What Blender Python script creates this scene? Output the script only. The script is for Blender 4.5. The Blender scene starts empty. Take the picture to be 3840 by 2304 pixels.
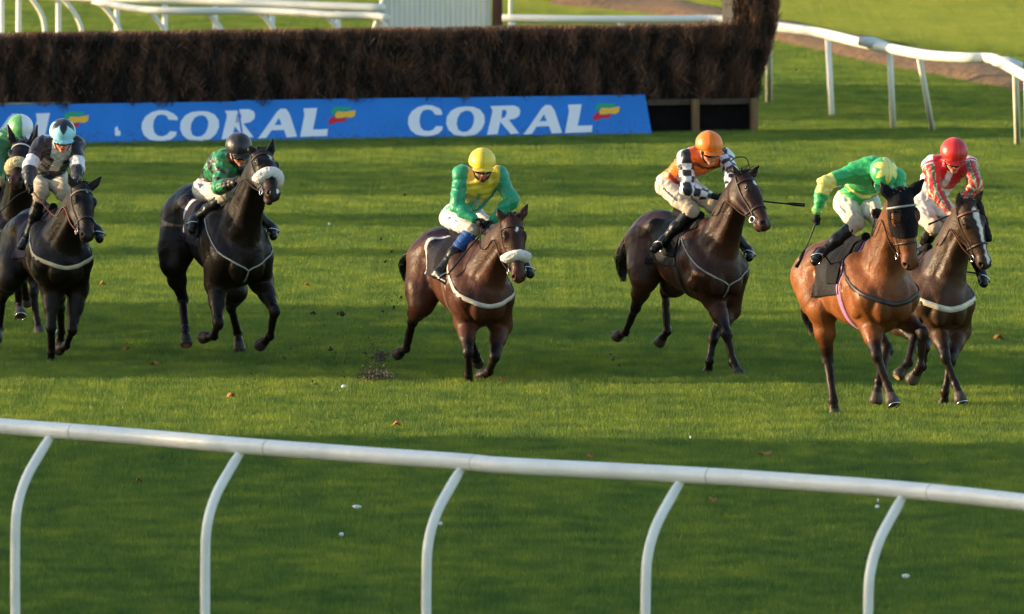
import bpy, math, random
import numpy as np
from mathutils import Vector, Matrix

# ------------------------------------------------------------------ camera, sky, sun, exposure
SC = bpy.context.scene
F = 46583.0                      # focal length in pixels of the 3840 wide photograph
CAM_H = 8.65
PITCH = math.atan((1152 + 2099) / F)
cd = bpy.data.cameras.new('camera')
cam = bpy.data.objects.new('camera', cd)
SC.collection.objects.link(cam)
SC.camera = cam
cam.location = (0, 0, CAM_H)
cam.rotation_euler = (math.pi / 2 - PITCH, 0, 0)
cd.sensor_width = 36.0
cd.lens = F / 3840 * 36.0
cd.clip_start = 1.0
cd.clip_end = 3000.0
cd.dof.use_dof = True
cd.dof.focus_distance = 112.0
cd.dof.aperture_fstop = 5.6

SUN_EL = math.radians(10.5)
SUN_AZ = math.radians(-5.0)       # how far the sun stands on the camera's side of due left
sun_dir = Vector((-math.cos(SUN_AZ) * math.cos(SUN_EL), -math.sin(SUN_AZ) * math.cos(SUN_EL), math.sin(SUN_EL)))
w = bpy.data.worlds.new("World")
SC.world = w
w.use_nodes = True
nt = w.node_tree
bg = nt.nodes['Background']
sky = nt.nodes.new('ShaderNodeTexSky')
sky.sky_type = 'NISHITA'
sky.sun_disc = False
sky.sun_elevation = SUN_EL
sky.sun_rotation = math.atan2(sun_dir.x, sun_dir.y)
sky.air_density = 1.0
sky.dust_density = 1.0
nt.links.new(sky.outputs[0], bg.inputs[0])
bg.inputs[1].default_value = 0.15
sl = bpy.data.lights.new('sun', 'SUN')
sl.energy = 3.9
sl.angle = math.radians(0.5)
sl.color = (1.0, 0.75, 0.45)
sun = bpy.data.objects.new('sun', sl)
SC.collection.objects.link(sun)
sun.rotation_euler = sun_dir.to_track_quat('Z', 'Y').to_euler()
SC.view_settings.view_transform = 'Standard'
SC.view_settings.look = 'None'
SC.view_settings.exposure = 1.38
SC.view_settings.gamma = 1.0
SC.cycles.max_bounces = 6
SC.cycles.use_denoising = True

# ------------------------------------------------------------------ small helpers
V = lambda *a: np.array(a, dtype=float)
def nrm(v):
    v = np.asarray(v, float)
    return v / (np.linalg.norm(v) + 1e-12)
CAMP = V(0, 0, CAM_H)
FW = V(0, math.cos(PITCH), -math.sin(PITCH)); UP = V(0, math.sin(PITCH), math.cos(PITCH)); RT = V(1, 0, 0)
def ray(u, v):
    return FW + RT * ((u - 1920) / F) + UP * (-(v - 1152) / F)
def at(u, v, Y):
    d = ray(u, v)
    return CAMP + d * (Y / d[1])
def at_z(u, v, z=0.0):
    d = ray(u, v)
    return CAMP + d * ((z - CAM_H) / d[2])
def at_plane(u, v, p0, n):
    d = ray(u, v)
    return CAMP + d * (np.dot(p0 - CAMP, n) / np.dot(d, n))
def chain(p, uv, L, sign):
    """point on the sight line of uv that lies L from p; sign 'n' nearer, 'f' farther, 'e' equal depth"""
    d = nrm(ray(*uv)); o = CAMP
    t0 = np.dot(p - o, d); q = o + d * t0
    m2 = L * L - np.dot(q - p, q - p)
    if m2 <= 0 or sign == 'e': return q
    s = math.sqrt(m2)
    return q + d * (s if sign == 'f' else -s)
def lin(r, g, b):
    f = lambda c: (c / 255 / 12.92) if c <= 10.3 else ((c / 255 + 0.055) / 1.055) ** 2.4
    return (f(r), f(g), f(b))
OV = 1.5528

def mesh_np(name, verts, faces, mat=None, parent=None, origin=None, col=None, smooth=True):
    """faces: (n,k) array, or a list of arrays of the same k"""
    me = bpy.data.meshes.new(name)
    verts = np.asarray(verts, dtype=np.float32)
    if origin is not None: verts = verts - np.asarray(origin, dtype=np.float32)
    if isinstance(faces, np.ndarray) or np.ndim(faces[0]) < 2: faces = [faces]
    faces = [np.asarray(f, dtype=np.int32) for f in faces if len(f)]
    me.vertices.add(len(verts)); me.vertices.foreach_set('co', verts.ravel())
    nl = sum(f.size for f in faces); nf = sum(len(f) for f in faces)
    me.loops.add(nl); me.loops.foreach_set('vertex_index', np.concatenate([f.ravel() for f in faces]))
    tot = np.concatenate([np.full(len(f), f.shape[1], dtype=np.int32) for f in faces])
    st = np.concatenate([[0], np.cumsum(tot)[:-1]]).astype(np.int32)
    me.polygons.add(nf); me.polygons.foreach_set('loop_start', st)
    me.polygons.foreach_set('use_smooth', np.full(nf, smooth))
    me.update(calc_edges=True); me.validate()
    if col is not None:
        a = me.color_attributes.new('Col', 'FLOAT_COLOR', 'POINT')
        c4 = np.ones((len(verts), 4), dtype=np.float32); c4[:, :3] = col
        a.data.foreach_set('color', c4.ravel())
    if mat: me.materials.append(mat)
    o = bpy.data.objects.new(name, me)
    SC.collection.objects.link(o)
    if parent is not None: o.parent = parent
    elif origin is not None: o.location = tuple(float(x) for x in origin)
    return o
def tag(o, label=None, cat=None, group=None, kind=None):
    if label: o['label'] = label
    if cat: o['category'] = cat
    if group: o['group'] = group
    if kind: o['kind'] = kind
    return o
def empty(name, loc, label=None, cat=None, group=None):
    o = bpy.data.objects.new(name, None)
    SC.collection.objects.link(o)
    o.location = tuple(float(x) for x in loc); o.empty_display_size = 0.2
    return tag(o, label, cat, group)

class MB:
    """collects boxes, tubes, polygons into one mesh"""
    def __init__(s): s.v = []; s.f3 = []; s.f4 = []; s.n = 0; s.c = []
    def add(s, v, f3=(), f4=(), col=None):
        v = np.asarray(v, float)
        for f in f3: s.f3.append([i + s.n for i in f])
        for f in f4: s.f4.append([i + s.n for i in f])
        s.v.append(v); s.n += len(v)
        s.c.append(np.tile(np.asarray(col if col is not None else (1, 1, 1), float), (len(v), 1)))
    def box(s, p0, e1, e2, e3, col=None):
        """corner p0 and three edge vectors"""
        v = [p0 + a * e1 + b * e2 + c * e3 for c in (0, 1) for b in (0, 1) for a in (0, 1)]
        s.add(v, f4=[(0, 2, 3, 1), (4, 5, 7, 6), (0, 1, 5, 4), (2, 6, 7, 3), (0, 4, 6, 2), (1, 3, 7, 5)], col=col)
    def tube(s, pts, r, n=12, col=None, flat=None, cap=True):
        pts = [np.asarray(p, float) for p in pts]
        rr = r if hasattr(r, '__len__') else [r] * len(pts)
        m = len(pts); ring = []
        up = V(0, 0, 1)
        t0 = nrm(pts[1] - pts[0])
        if abs(t0[2]) > 0.9: up = V(1, 0, 0)
        x = nrm(np.cross(up, t0))
        vs = []
        for i in range(m):
            t = nrm(pts[min(i + 1, m - 1)] - pts[max(i - 1, 0)])
            x = nrm(x - t * np.dot(x, t)); y = np.cross(t, x)
            for k in range(n):
                a = 2 * math.pi * k / n
                vs.append(pts[i] + rr[i] * (math.cos(a) * x + math.sin(a) * y))
        f4 = []
        for i in range(m - 1):
            for k in range(n):
                k2 = (k + 1) % n
                f4.append((i * n + k, i * n + k2, (i + 1) * n + k2, (i + 1) * n + k))
        f3 = []
        if cap:
            vs.append(pts[0]); vs.append(pts[-1]); a, b = m * n, m * n + 1
            for k in range(n):
                k2 = (k + 1) % n
                f3.append((a, k2, k)); f3.append((b, (m - 1) * n + k, (m - 1) * n + k2))
        s.add(vs, f3, f4, col)
    def ribbon(s, pts, nors, width, thick, col=None, closed=False):
        """flat strap following pts, face turned to nors"""
        m = len(pts); vs = []
        for i in range(m):
            a = pts[(i - 1) % m] if closed else pts[max(i - 1, 0)]
            b = pts[(i + 1) % m] if closed else pts[min(i + 1, m - 1)]
            t = nrm(b - a); n_ = nrm(nors[i] - t * np.dot(nors[i], t)); x = np.cross(t, n_)
            w_ = width[i] if hasattr(width, '__len__') else width
            for (p, q) in ((-1, 0), (1, 0), (1, 1), (-1, 1)):
                vs.append(pts[i] + x * w_ / 2 * p + n_ * thick * q)
        f4 = []
        for i in range(m if closed else m - 1):
            j = (i + 1) % m
            for k in range(4):
                k2 = (k + 1) % 4
                f4.append((i * 4 + k, i * 4 + k2, j * 4 + k2, j * 4 + k))
        if not closed: f4 += [(3, 2, 1, 0), ((m - 1) * 4, (m - 1) * 4 + 1, (m - 1) * 4 + 2, (m - 1) * 4 + 3)]
        s.add(vs, (), f4, col)
    def poly(s, pts, nvec, thick, col=None):
        """flat polygon (may be concave) extruded by thick along nvec"""
        from mathutils.geometry import tessellate_polygon
        pts = [np.asarray(p, float) for p in pts]; m = len(pts)
        tri = tessellate_polygon([[Vector(p) for p in pts]])
        vs = pts + [p + nvec * thick for p in pts]
        f3 = []
        for t in tri:
            a, b, c = t
            if np.dot(np.cross(pts[b] - pts[a], pts[c] - pts[a]), nvec) < 0: a, b = b, a
            f3.append((a + m, b + m, c + m)); f3.append((b, a, c))
        f4 = [(i, (i + 1) % m, (i + 1) % m + m, i + m) for i in range(m)]
        s.add(vs, f3, f4, col)
    def build(s, name, mat, parent=None, origin=None, smooth=True, col=False):
        return mesh_np(name, np.concatenate(s.v), [x for x in (s.f3, s.f4) if len(x)], mat, parent, origin,
                       col=np.concatenate(s.c) if col else None, smooth=smooth)
def bez(pts, n=8):
    """Catmull-Rom through pts"""
    P = [np.asarray(p, float) for p in pts]
    P = [2 * P[0] - P[1]] + P + [2 * P[-1] - P[-2]]
    out = []
    for i in range(1, len(P) - 2):
        for k in range(n):
            t = k / n
            out.append(0.5 * ((2 * P[i]) + (-P[i - 1] + P[i + 1]) * t + (2 * P[i - 1] - 5 * P[i] + 4 * P[i + 1] - P[i + 2]) * t * t
                       + (-P[i - 1] + 3 * P[i] - 3 * P[i + 1] + P[i + 2]) * t ** 3))
    out.append(P[-2])
    return out

# ------------------------------------------------------------------ materials
def mat(name, col=(0.5, 0.5, 0.5), rough=0.6, attr=False, noise=None, bump=None, spec=0.5, sheen=0.0, coat=0.0, metal=0.0, trans=0.0, rnoise=None):
    m = bpy.data.materials.new(name); m.use_nodes = True
    t = m.node_tree; b = t.nodes['Principled BSDF']
    b.inputs['Roughness'].default_value = rough
    b.inputs['Specular IOR Level'].default_value = spec
    b.inputs['Metallic'].default_value = metal
    b.inputs['Sheen Weight'].default_value = sheen
    b.inputs['Coat Weight'].default_value = coat
    b.inputs['Coat Roughness'].default_value = 0.35
    src = None
    if attr:
        a = t.nodes.new('ShaderNodeAttribute'); a.attribute_name = 'Col'; src = a.outputs['Color']
    else:
        r = t.nodes.new('ShaderNodeRGB'); r.outputs[0].default_value = (*col, 1); src = r.outputs[0]
    geo = t.nodes.new('ShaderNodeNewGeometry')
    if noise:                                   # (scale, amount[, stretch])
        mp = t.nodes.new('ShaderNodeMapping'); t.links.new(geo.outputs['Position'], mp.inputs[0])
        if len(noise) > 2: mp.inputs['Scale'].default_value = noise[2]
        n = t.nodes.new('ShaderNodeTexNoise'); n.inputs['Scale'].default_value = noise[0]; n.inputs['Detail'].default_value = 6
        t.links.new(mp.outputs[0], n.inputs[0])
        mr = t.nodes.new('ShaderNodeMapRange')
        mr.inputs[1].default_value = 0.25; mr.inputs[2].default_value = 0.75
        mr.inputs[3].default_value = 1 - noise[1]; mr.inputs[4].default_value = 1 + noise[1]
        t.links.new(n.outputs[0], mr.inputs[0])
        mx = t.nodes.new('ShaderNodeVectorMath'); mx.operation = 'SCALE'
        t.links.new(src, mx.inputs[0]); t.links.new(mr.outputs[0], mx.inputs['Scale'])
        src = mx.outputs[0]
    t.links.new(src, b.inputs['Base Color'])
    if rnoise:
        n = t.nodes.new('ShaderNodeTexNoise'); n.inputs['Scale'].default_value = rnoise[0]; n.inputs['Detail'].default_value = 5
        t.links.new(geo.outputs['Position'], n.inputs[0])
        mr = t.nodes.new('ShaderNodeMapRange'); mr.inputs[1].default_value = .3; mr.inputs[2].default_value = .7
        mr.inputs[3].default_value = rough - rnoise[1]; mr.inputs[4].default_value = rough + rnoise[1]
        t.links.new(n.outputs[0], mr.inputs[0]); t.links.new(mr.outputs[0], b.inputs['Roughness'])
    if bump:                                    # (scale, distance)
        n = t.nodes.new('ShaderNodeTexNoise'); n.inputs['Scale'].default_value = bump[0]; n.inputs['Detail'].default_value = 5
        t.links.new(geo.outputs['Position'], n.inputs[0])
        bp = t.nodes.new('ShaderNodeBump'); bp.inputs['Distance'].default_value = bump[1]; bp.inputs['Strength'].default_value = 1.0
        t.links.new(n.outputs[0], bp.inputs['Height']); t.links.new(bp.outputs[0], b.inputs['Normal'])
    return m
M = {}
M['white_rail'] = mat('white_rail', lin(228, 227, 222), 0.35, noise=(5, .10), bump=(14, .002), rnoise=(12, .1))
M['cream_rail'] = mat('cream_rail', lin(228, 224, 210), 0.45, noise=(3, .07))
M['grey_rail'] = mat('grey_rail', lin(200, 206, 208), 0.4, noise=(5, .08))
M['wood'] = mat('wood', lin(120, 92, 62), 0.8, noise=(20, .35, (1, 1, .15)), bump=(60, .004))
M['blue_board'] = mat('blue_board', lin(30, 120, 206), 0.45, noise=(2.2, .10), rnoise=(5, .12))
M['board_white'] = mat('board_white', lin(232, 232, 236), 0.45, noise=(5, .04))
M['logo_green'] = mat('logo_green', lin(30, 160, 110), 0.5)
M['logo_yellow'] = mat('logo_yellow', lin(245, 185, 40), 0.5)
M['logo_red'] = mat('logo_red', lin(205, 30, 45), 0.5)
M['twig'] = mat('twig', attr=True, rough=0.7)
M['earth'] = mat('earth', lin(62, 50, 36), 0.9, noise=(30, .5), bump=(70, .01))
M['coat'] = mat('coat', attr=True, rough=0.47, noise=(5, .40), bump=(42, .0048), spec=.19, rnoise=(7, .15))
M['cap'] = mat('cap', attr=True, rough=0.40, noise=(14, .07), bump=(30, .003), sheen=.1)
M['silk'] = mat('silk', attr=True, rough=0.42, noise=(14, .10), bump=(26, .010), sheen=.1)
M['cloth'] = mat('cloth', attr=True, spec=.22, rough=0.68, noise=(10, .09), bump=(30, .008))
M['skin'] = mat('skin', attr=True, rough=0.5, noise=(30, .10))
M['leather'] = mat('leather', lin(17, 16, 16), 0.36, spec=.34, noise=(18, .4), bump=(40, .003), rnoise=(25, .12))
M['black_cloth'] = mat('black_cloth', lin(17, 16, 19), 0.75, spec=.12, noise=(16, .3), bump=(30, .006))
M['strap'] = mat('strap', attr=True, rough=0.5, noise=(30, .18), bump=(60, .002))
M['metal'] = mat('metal', lin(190, 190, 192), 0.25, metal=1.0)
M['hair'] = mat('hair', attr=True, rough=0.42)
M['fleece'] = mat('fleece', attr=True, rough=0.9, noise=(70, .16), bump=(90, .012))
M['eye'] = mat('eye', lin(12, 8, 6), 0.08)
M['lens'] = mat('lens', lin(10, 10, 14), 0.12)

# mud thrown on the lower part of the boards
t = M['blue_board'].node_tree; b = t.nodes['Principled BSDF']; lk = b.inputs['Base Color'].links[0]; src = lk.from_socket
geo = t.nodes.new('ShaderNodeNewGeometry'); n1 = t.nodes.new('ShaderNodeTexNoise'); n1.inputs['Scale'].default_value = 26; n1.inputs['Detail'].default_value = 6
t.links.new(geo.outputs['Position'], n1.inputs[0])
sx = t.nodes.new('ShaderNodeSeparateXYZ'); t.links.new(geo.outputs['Position'], sx.inputs[0])
ma = t.nodes.new('ShaderNodeMath'); ma.operation = 'MULTIPLY_ADD'; ma.inputs[1].default_value = -.45; t.links.new(sx.outputs[2], ma.inputs[0]); t.links.new(n1.outputs[0], ma.inputs[2])
mr = t.nodes.new('ShaderNodeMapRange'); mr.inputs[1].default_value = .50; mr.inputs[2].default_value = .60; mr.inputs[4].default_value = .6; t.links.new(ma.outputs[0], mr.inputs[0])
mx = t.nodes.new('ShaderNodeMix'); mx.data_type = 'RGBA'; t.links.new(mr.outputs[0], mx.inputs[0]); t.links.new(src, mx.inputs[6]); mx.inputs[7].default_value = (*lin(74, 70, 58), 1)
t.links.new(mx.outputs[2], b.inputs['Base Color'])
DBG=0
# ------------------------------------------------------------------ ground, path
rng = np.random.default_rng(7)
def grass_mat(name, blades):
    m = bpy.data.materials.new(name); m.use_nodes = True
    t = m.node_tree; b = t.nodes['Principled BSDF']
    geo = t.nodes.new('ShaderNodeNewGeometry')
    def noise(scale, stretch, detail=4):
        mp = t.nodes.new('ShaderNodeMapping'); mp.inputs['Scale'].default_value = stretch
        t.links.new(geo.outputs['Position'], mp.inputs[0])
        n = t.nodes.new('ShaderNodeTexNoise'); n.inputs['Scale'].default_value = scale; n.inputs['Detail'].default_value = detail
        t.links.new(mp.outputs[0], n.inputs[0]); return n.outputs[0]
    big = noise(0.55, (1, .6, 1)); mid = noise(2.6, (1, .8, 1), 6); fine = noise(17, (1, .8, .3), 5)
    add = t.nodes.new('ShaderNodeMath'); add.operation = 'MULTIPLY_ADD'; add.inputs[1].default_value = .5
    t.links.new(mid, add.inputs[0])
    m2 = t.nodes.new('ShaderNodeMath'); m2.operation = 'MULTIPLY_ADD'; m2.inputs[1].default_value = .22
    m3 = t.nodes.new('ShaderNodeMath'); m3.operation = 'MULTIPLY'; m3.inputs[1].default_value = .30
    t.links.new(fine, m3.inputs[0]); t.links.new(m3.outputs[0], m2.inputs[2]); t.links.new(big, m2.inputs[0])
    t.links.new(m2.outputs[0], add.inputs[2])
    cr = t.nodes.new('ShaderNodeValToRGB'); t.links.new(add.outputs[0], cr.inputs[0])
    e = cr.color_ramp.elements
    k = 1.0 if blades else .7
    e[0].position = .31; e[0].color = (.062 * k, .160 * k, .048 * k, 1)
    e[1].position = .70; e[1].color = (.430 * k, .470 * k, .080 * k, 1)
    x = cr.color_ramp.elements.new(.49); x.color = (.198 * k, .292 * k, .062 * k, 1)
    # sunlit look of the far lawn, painted paler and yellower beyond the path
    sx = t.nodes.new('ShaderNodeSeparateXYZ'); t.links.new(geo.outputs['Position'], sx.inputs[0])
    sxm = t.nodes.new('ShaderNodeMath'); sxm.operation = 'MULTIPLY_ADD'; sxm.inputs[1].default_value = 1.75; t.links.new(sx.outputs[0], sxm.inputs[0]); t.links.new(sx.outputs[1], sxm.inputs[2])
    fr = t.nodes.new('ShaderNodeMapRange'); fr.inputs[1].default_value = 186; fr.inputs[2].default_value = 190; t.links.new(sxm.outputs[0], fr.inputs[0])
    mxc = t.nodes.new('ShaderNodeMix'); mxc.data_type = 'RGBA'; mxc.inputs[7].default_value = (.48, .50, .14, 1)
    fm = t.nodes.new('ShaderNodeMath'); fm.operation = 'MULTIPLY'; fm.inputs[1].default_value = .5; t.links.new(fr.outputs[0], fm.inputs[0]); t.links.new(fm.outputs[0], mxc.inputs[0])
    t.links.new(cr.outputs[0], mxc.inputs[6]); gcol = mxc.outputs[2]
    t.links.new(gcol, b.inputs['Base Color'])
    b.inputs['Roughness'].default_value = .55 if blades else .9
    b.inputs['Specular IOR Level'].default_value = .3
    if blades:
        out = t.nodes['Material Output']
        tr = t.nodes.new('ShaderNodeBsdfTranslucent'); mx = t.nodes.new('ShaderNodeMixShader'); mx.inputs[0].default_value = .5
        vm = t.nodes.new('ShaderNodeVectorMath'); vm.operation = 'MULTIPLY'; vm.inputs[1].default_value = (1.5, 1.4, .6)
        t.links.new(gcol, vm.inputs[0]); t.links.new(vm.outputs[0], tr.inputs[0])
        t.links.new(b.outputs[0], mx.inputs[1]); t.links.new(tr.outputs[0], mx.inputs[2]); t.links.new(mx.outputs[0], out.inputs[0])
    return m
M['turf'] = grass_mat('turf', False)
M['grass'] = grass_mat('grass_blades', True)
g = MB(); g.add([V(-900, -200, 0), V(900, -200, 0), V(900, 2200, 0), V(-900, 2200, 0)], f4=[(0, 1, 2, 3)])
tag(g.build('ground', M['turf']), kind='structure')

# brown dirt path crossing behind the fence
up_e = [(1330, -12), (1620, 12), (1900, 62), (2150, 112), (2473, 168), (2700, 215)]
lo_e = [(1330, 22), (1620, 52), (1900, 117), (2100, 163), (2440, 229), (2700, 276)]
A = bez([at_z(x * OV, y * OV) for x, y in up_e], 8); B = bez([at_z(x * OV, y * OV) for x, y in lo_e], 8)
A = [p + V(0, 0.10 * math.sin(i * 1.9), .004) for i, p in enumerate(A)]; B = [p + V(0, 0.09 * math.sin(i * 2.3), .004) for i, p in enumerate(B)]
# hummocks: a low mounded sheet of earth, several rows across
pv = []; rows = 7
for i in range(len(A)):
    for k in range(rows):
        t = k / (rows - 1); p = A[i] * (1 - t) + B[i] * t
        hgt = (0.135 + .02 * math.sin(i * .9)) * math.sin(math.pi * t) ** .4
        pv.append(p + V(0, 0, hgt + (rng.random() * .03 if 0 < k < rows - 1 else 0)))
pf = [(i * rows + k, i * rows + k + 1, (i + 1) * rows + k + 1, (i + 1) * rows + k) for i in range(len(A) - 1) for k in range(rows - 1)]
M['dirt'] = mat('dirt', lin(108, 80, 48), 0.95, noise=(6, .45), bump=(9, .06))
tag(mesh_np('path', pv, pf, M['dirt'], smooth=True), kind='structure')
def in_path(x, y):
    for i in range(len(A) - 1):
        if min(A[i][0], B[i][0]) <= x <= max(A[i + 1][0], B[i + 1][0]):
            ya = max(A[i][1], A[i + 1][1]); yb = min(B[i][1], B[i + 1][1])
            if yb + .1 <= y <= ya - .1: return True
    return False

# ------------------------------------------------------------------ grass: tiles of blades on a cloud of points
def build_grass():
    pts = []
    T = 1.0
    for Y in np.arange(74.5, 205, T):
        hw = Y * 1920 / F + 2.2
        for X in np.arange(-math.ceil(hw), math.ceil(hw) + .1, T):
            pts.append((X, Y, 0))
    me = bpy.data.meshes.new('grass'); me.from_pydata(pts, [], [])
    o = bpy.data.objects.new('grass', me); SC.collection.objects.link(o)
    ng = bpy.data.node_groups.new('grass_blades', 'GeometryNodeTree')
    ng.interface.new_socket('Geometry', in_out='INPUT', socket_type='NodeSocketGeometry')
    ng.interface.new_socket('Geometry', in_out='OUTPUT', socket_type='NodeSocketGeometry')
    N = ng.nodes; L = ng.links
    gi = N.new('NodeGroupInput'); go = N.new('NodeGroupOutput')
    grid = N.new('GeometryNodeMeshGrid'); grid.inputs[0].default_value = T * 1.06; grid.inputs[1].default_value = T * 1.06
    grid.inputs[2].default_value = 2; grid.inputs[3].default_value = 2
    ds = N.new('GeometryNodeDistributePointsOnFaces'); ds.inputs['Density'].default_value = 5200.0
    L.new(grid.outputs[0], ds.inputs['Mesh'])
    cone = N.new('GeometryNodeMeshCone'); cone.inputs['Vertices'].default_value = 3
    cone.fill_type = 'NONE'
    cone.inputs['Radius Top'].default_value = .0005; cone.inputs['Radius Bottom'].default_value = .0030; cone.inputs['Depth'].default_value = .062
    inst = N.new('GeometryNodeInstanceOnPoints')
    L.new(ds.outputs['Points'], inst.inputs['Points']); L.new(cone.outputs[0], inst.inputs['Instance'])
    rr = N.new('FunctionNodeRandomValue'); rr.data_type = 'FLOAT_VECTOR'
    rr.inputs[0].default_value = (-.55, -.55, 0); rr.inputs[1].default_value = (.55, .55, 6.28)
    L.new(rr.outputs[0], inst.inputs['Rotation'])
    rs = N.new('FunctionNodeRandomValue'); rs.data_type = 'FLOAT_VECTOR'
    rs.inputs[0].default_value = (.7, .7, .45); rs.inputs[1].default_value = (1.5, 1.5, 1.35)
    rs.inputs['Seed'].default_value = 5
    L.new(rs.outputs[0], inst.inputs['Scale'])
    rl = N.new('GeometryNodeRealizeInstances'); L.new(inst.outputs[0], rl.inputs[0])
    sm = N.new('GeometryNodeSetMaterial'); sm.inputs['Material'].default_value = M['grass']
    L.new(rl.outputs[0], sm.inputs[0])
    i2 = N.new('GeometryNodeInstanceOnPoints'); L.new(gi.outputs[0], i2.inputs['Points']); L.new(sm.outputs[0], i2.inputs['Instance'])
    ri = N.new('FunctionNodeRandomValue'); ri.data_type = 'INT'
    ri.inputs[4].default_value = 0; ri.inputs[5].default_value = 3
    ri.inputs['Seed'].default_value = 9
    mu = N.new('ShaderNodeMath'); mu.operation = 'MULTIPLY'; mu.inputs[1].default_value = math.pi / 2
    L.new(ri.outputs[2], mu.inputs[0])
    cx = N.new('ShaderNodeCombineXYZ'); L.new(mu.outputs[0], cx.inputs[2])
    L.new(cx.outputs[0], i2.inputs['Rotation'])
    L.new(i2.outputs[0], go.inputs[0])
    md = o.modifiers.new('blades', 'NODES'); md.node_group = ng
    tag(o, 'short mown green grass of the race course', 'grass', kind='stuff')
build_grass()

# ------------------------------------------------------------------ the brush fence
PL = at_z(0, 343 * OV, .075); PR = at_z(1575 * OV, 318 * OV, .075)
PL[2] = PR[2] = .0
E1 = nrm(PR - PL); E1 = nrm(E1)
NB = V(-E1[1], E1[0], 0)                 # away from the camera
EZ = V(0, 0, 1)
def fx(u):                               # photo x (overview) -> metres along the fence from PR
    p = at_plane(u * OV, 300 * OV, PR, NB); return float(np.dot(p - PR, E1))
BB, BH = 0.32, 0.51                     # board lean and height
def fpt(s, b, z): return PR + E1 * s + NB * b + EZ * z
fence = empty('brush_fence', fpt(-4, .8, 0), 'long dark brown birch brush steeplechase fence behind the blue boards', 'fence')
s_l = fx(0) - 3.0; s_end = fx(1838)
def twigs(n, sampler, seed, lmin, lmax, wd):
    r = np.random.default_rng(seed)
    P, D, depthn = sampler(r, n)
    L = r.uniform(lmin, lmax, n)[:, None]
    if sampler is front: L = np.minimum(L, np.maximum(.02, (TOPZ + .012 - P[:, 2:3]) / np.maximum(D[:, 2:3], .2)))
    W = nrmr(np.cross(D, r.normal(size=(n, 3)))) * (r.uniform(.6, 1.4, n)[:, None] * wd)
    v0 = P - W; v1 = P + W; v2 = P + D * L + W * .35; v3 = P + D * L - W * .35
    v = np.stack([v0, v1, v2, v3], 1).reshape(-1, 3)
    f = np.arange(n * 4).reshape(n, 4)
    s = (P - PR) @ E1; z = P[:, 2]
    cl = np.sin(s * 13 + z * 4 + 2.2 * np.sin(s * 3.1)) * np.sin(s * 6.3 - z * 7 + 1.3 + np.sin(z * 9)) + .6 * np.sin(s * 31 + z * 11 + 3 * np.sin(s * 5)) * np.sin(z * 17 + s * 9)
    br = np.clip(r.normal(.17, .17, n) + .34 * cl + .30 * np.clip((z - 1.12) / .22, 0, 1), .015, 1.3)  # shade painted in: hollows darker, bulges and the lit top lighter
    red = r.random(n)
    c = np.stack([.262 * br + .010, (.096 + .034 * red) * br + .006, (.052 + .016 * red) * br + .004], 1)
    hot = r.random(n) < .012
    c[hot] = np.array([.30, .21, .13]) * r.uniform(.5, 1.1, hot.sum())[:, None]
    return v, f, np.repeat(c, 4, 0)
def nrmr(a): return a / (np.linalg.norm(a, axis=1, keepdims=True) + 1e-9)
def bulge(s, z): return -.04 * np.sin(s * 13 + z * 4 + 2.2 * np.sin(s * 3.1)) * np.sin(s * 6.3 - z * 7 + 1.3) + .04 * np.sin(s * 7 + 1.7 * np.sin(s * 2.3)) + .035 * np.sin(s * 15 + z * 6) + .03 * np.sin(z * 11 + s * 5)
TOPZ = 1.385
def front(r, n):
    s = r.uniform(s_l, s_end + .12, n); z = r.uniform(.44, TOPZ - .02, n)
    b = .36 + bulge(s, z) * .75 + np.where(r.random(n) < .3, .12, 0) + r.uniform(-.02, .09, n)
    P = PR + E1 * s[:, None] + NB * b[:, None]; P[:, 2] = z
    lean = .45 * np.sin(s * 2.1 + 1) * .5 + .25 + .5 * np.sin(s * 9 + z * 4) + r.normal(0, .22, n)
    D = nrmr(E1 * (lean)[:, None] + NB * (r.normal(-.25, .22, n))[:, None] + EZ * np.ones(n)[:, None] * np.where(r.random(n) < .75, 1, -.8)[:, None])
    return P, D, None
def topf(r, n):
    s = r.uniform(s_l, s_end + .05, n); b = r.uniform(.30, 1.05, n)
    z = TOPZ - .115 + .006 * np.sin(s * 3.3) + .004 * np.sin(s * 8)
    P = PR + E1 * s[:, None] + NB * b[:, None]; P[:, 2] = z
    D = nrmr(np.stack([r.normal(0, .35, n), r.normal(0, .35, n), np.ones(n)], 1))
    return P, D, None
def wing_lr(z):
    return np.interp(z, [.42, .85, 1.25, 1.62, 2.6], [fx(1838), fx(1864), fx(1886), fx(1892), fx(1890)])
def wing(r, n):
    z = r.uniform(.40, 2.5, n); R = wing_lr(z)
    Lf = np.where(z < 1.3, fx(1700), fx(1792) + .0 * z)
    s = Lf + (R - Lf) * r.random(n) ** .8
    b = r.choice([0, 1, 2], n, p=[.6, .3, .1])
    bb = np.where(b == 0, .32 + bulge(s, z) * .8 + r.uniform(-.02, .06, n), r.uniform(.32, 1.15, n))
    s = np.where(b == 1, R + r.uniform(-.05, .03, n), s)
    P = PR + E1 * s[:, None] + NB * bb[:, None]; P[:, 2] = z
    D = nrmr(E1 * (r.normal(.2, .28, n))[:, None] + NB * (r.normal(-.2, .2, n))[:, None] + EZ * np.ones((n, 1)))
    return P, D, None
vs, fs, cs, off = [], [], [], 0
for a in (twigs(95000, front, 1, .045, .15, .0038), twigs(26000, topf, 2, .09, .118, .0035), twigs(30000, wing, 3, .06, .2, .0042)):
    vs.append(a[0]); fs.append(a[1] + off); cs.append(a[2]); off += len(a[0])
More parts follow.
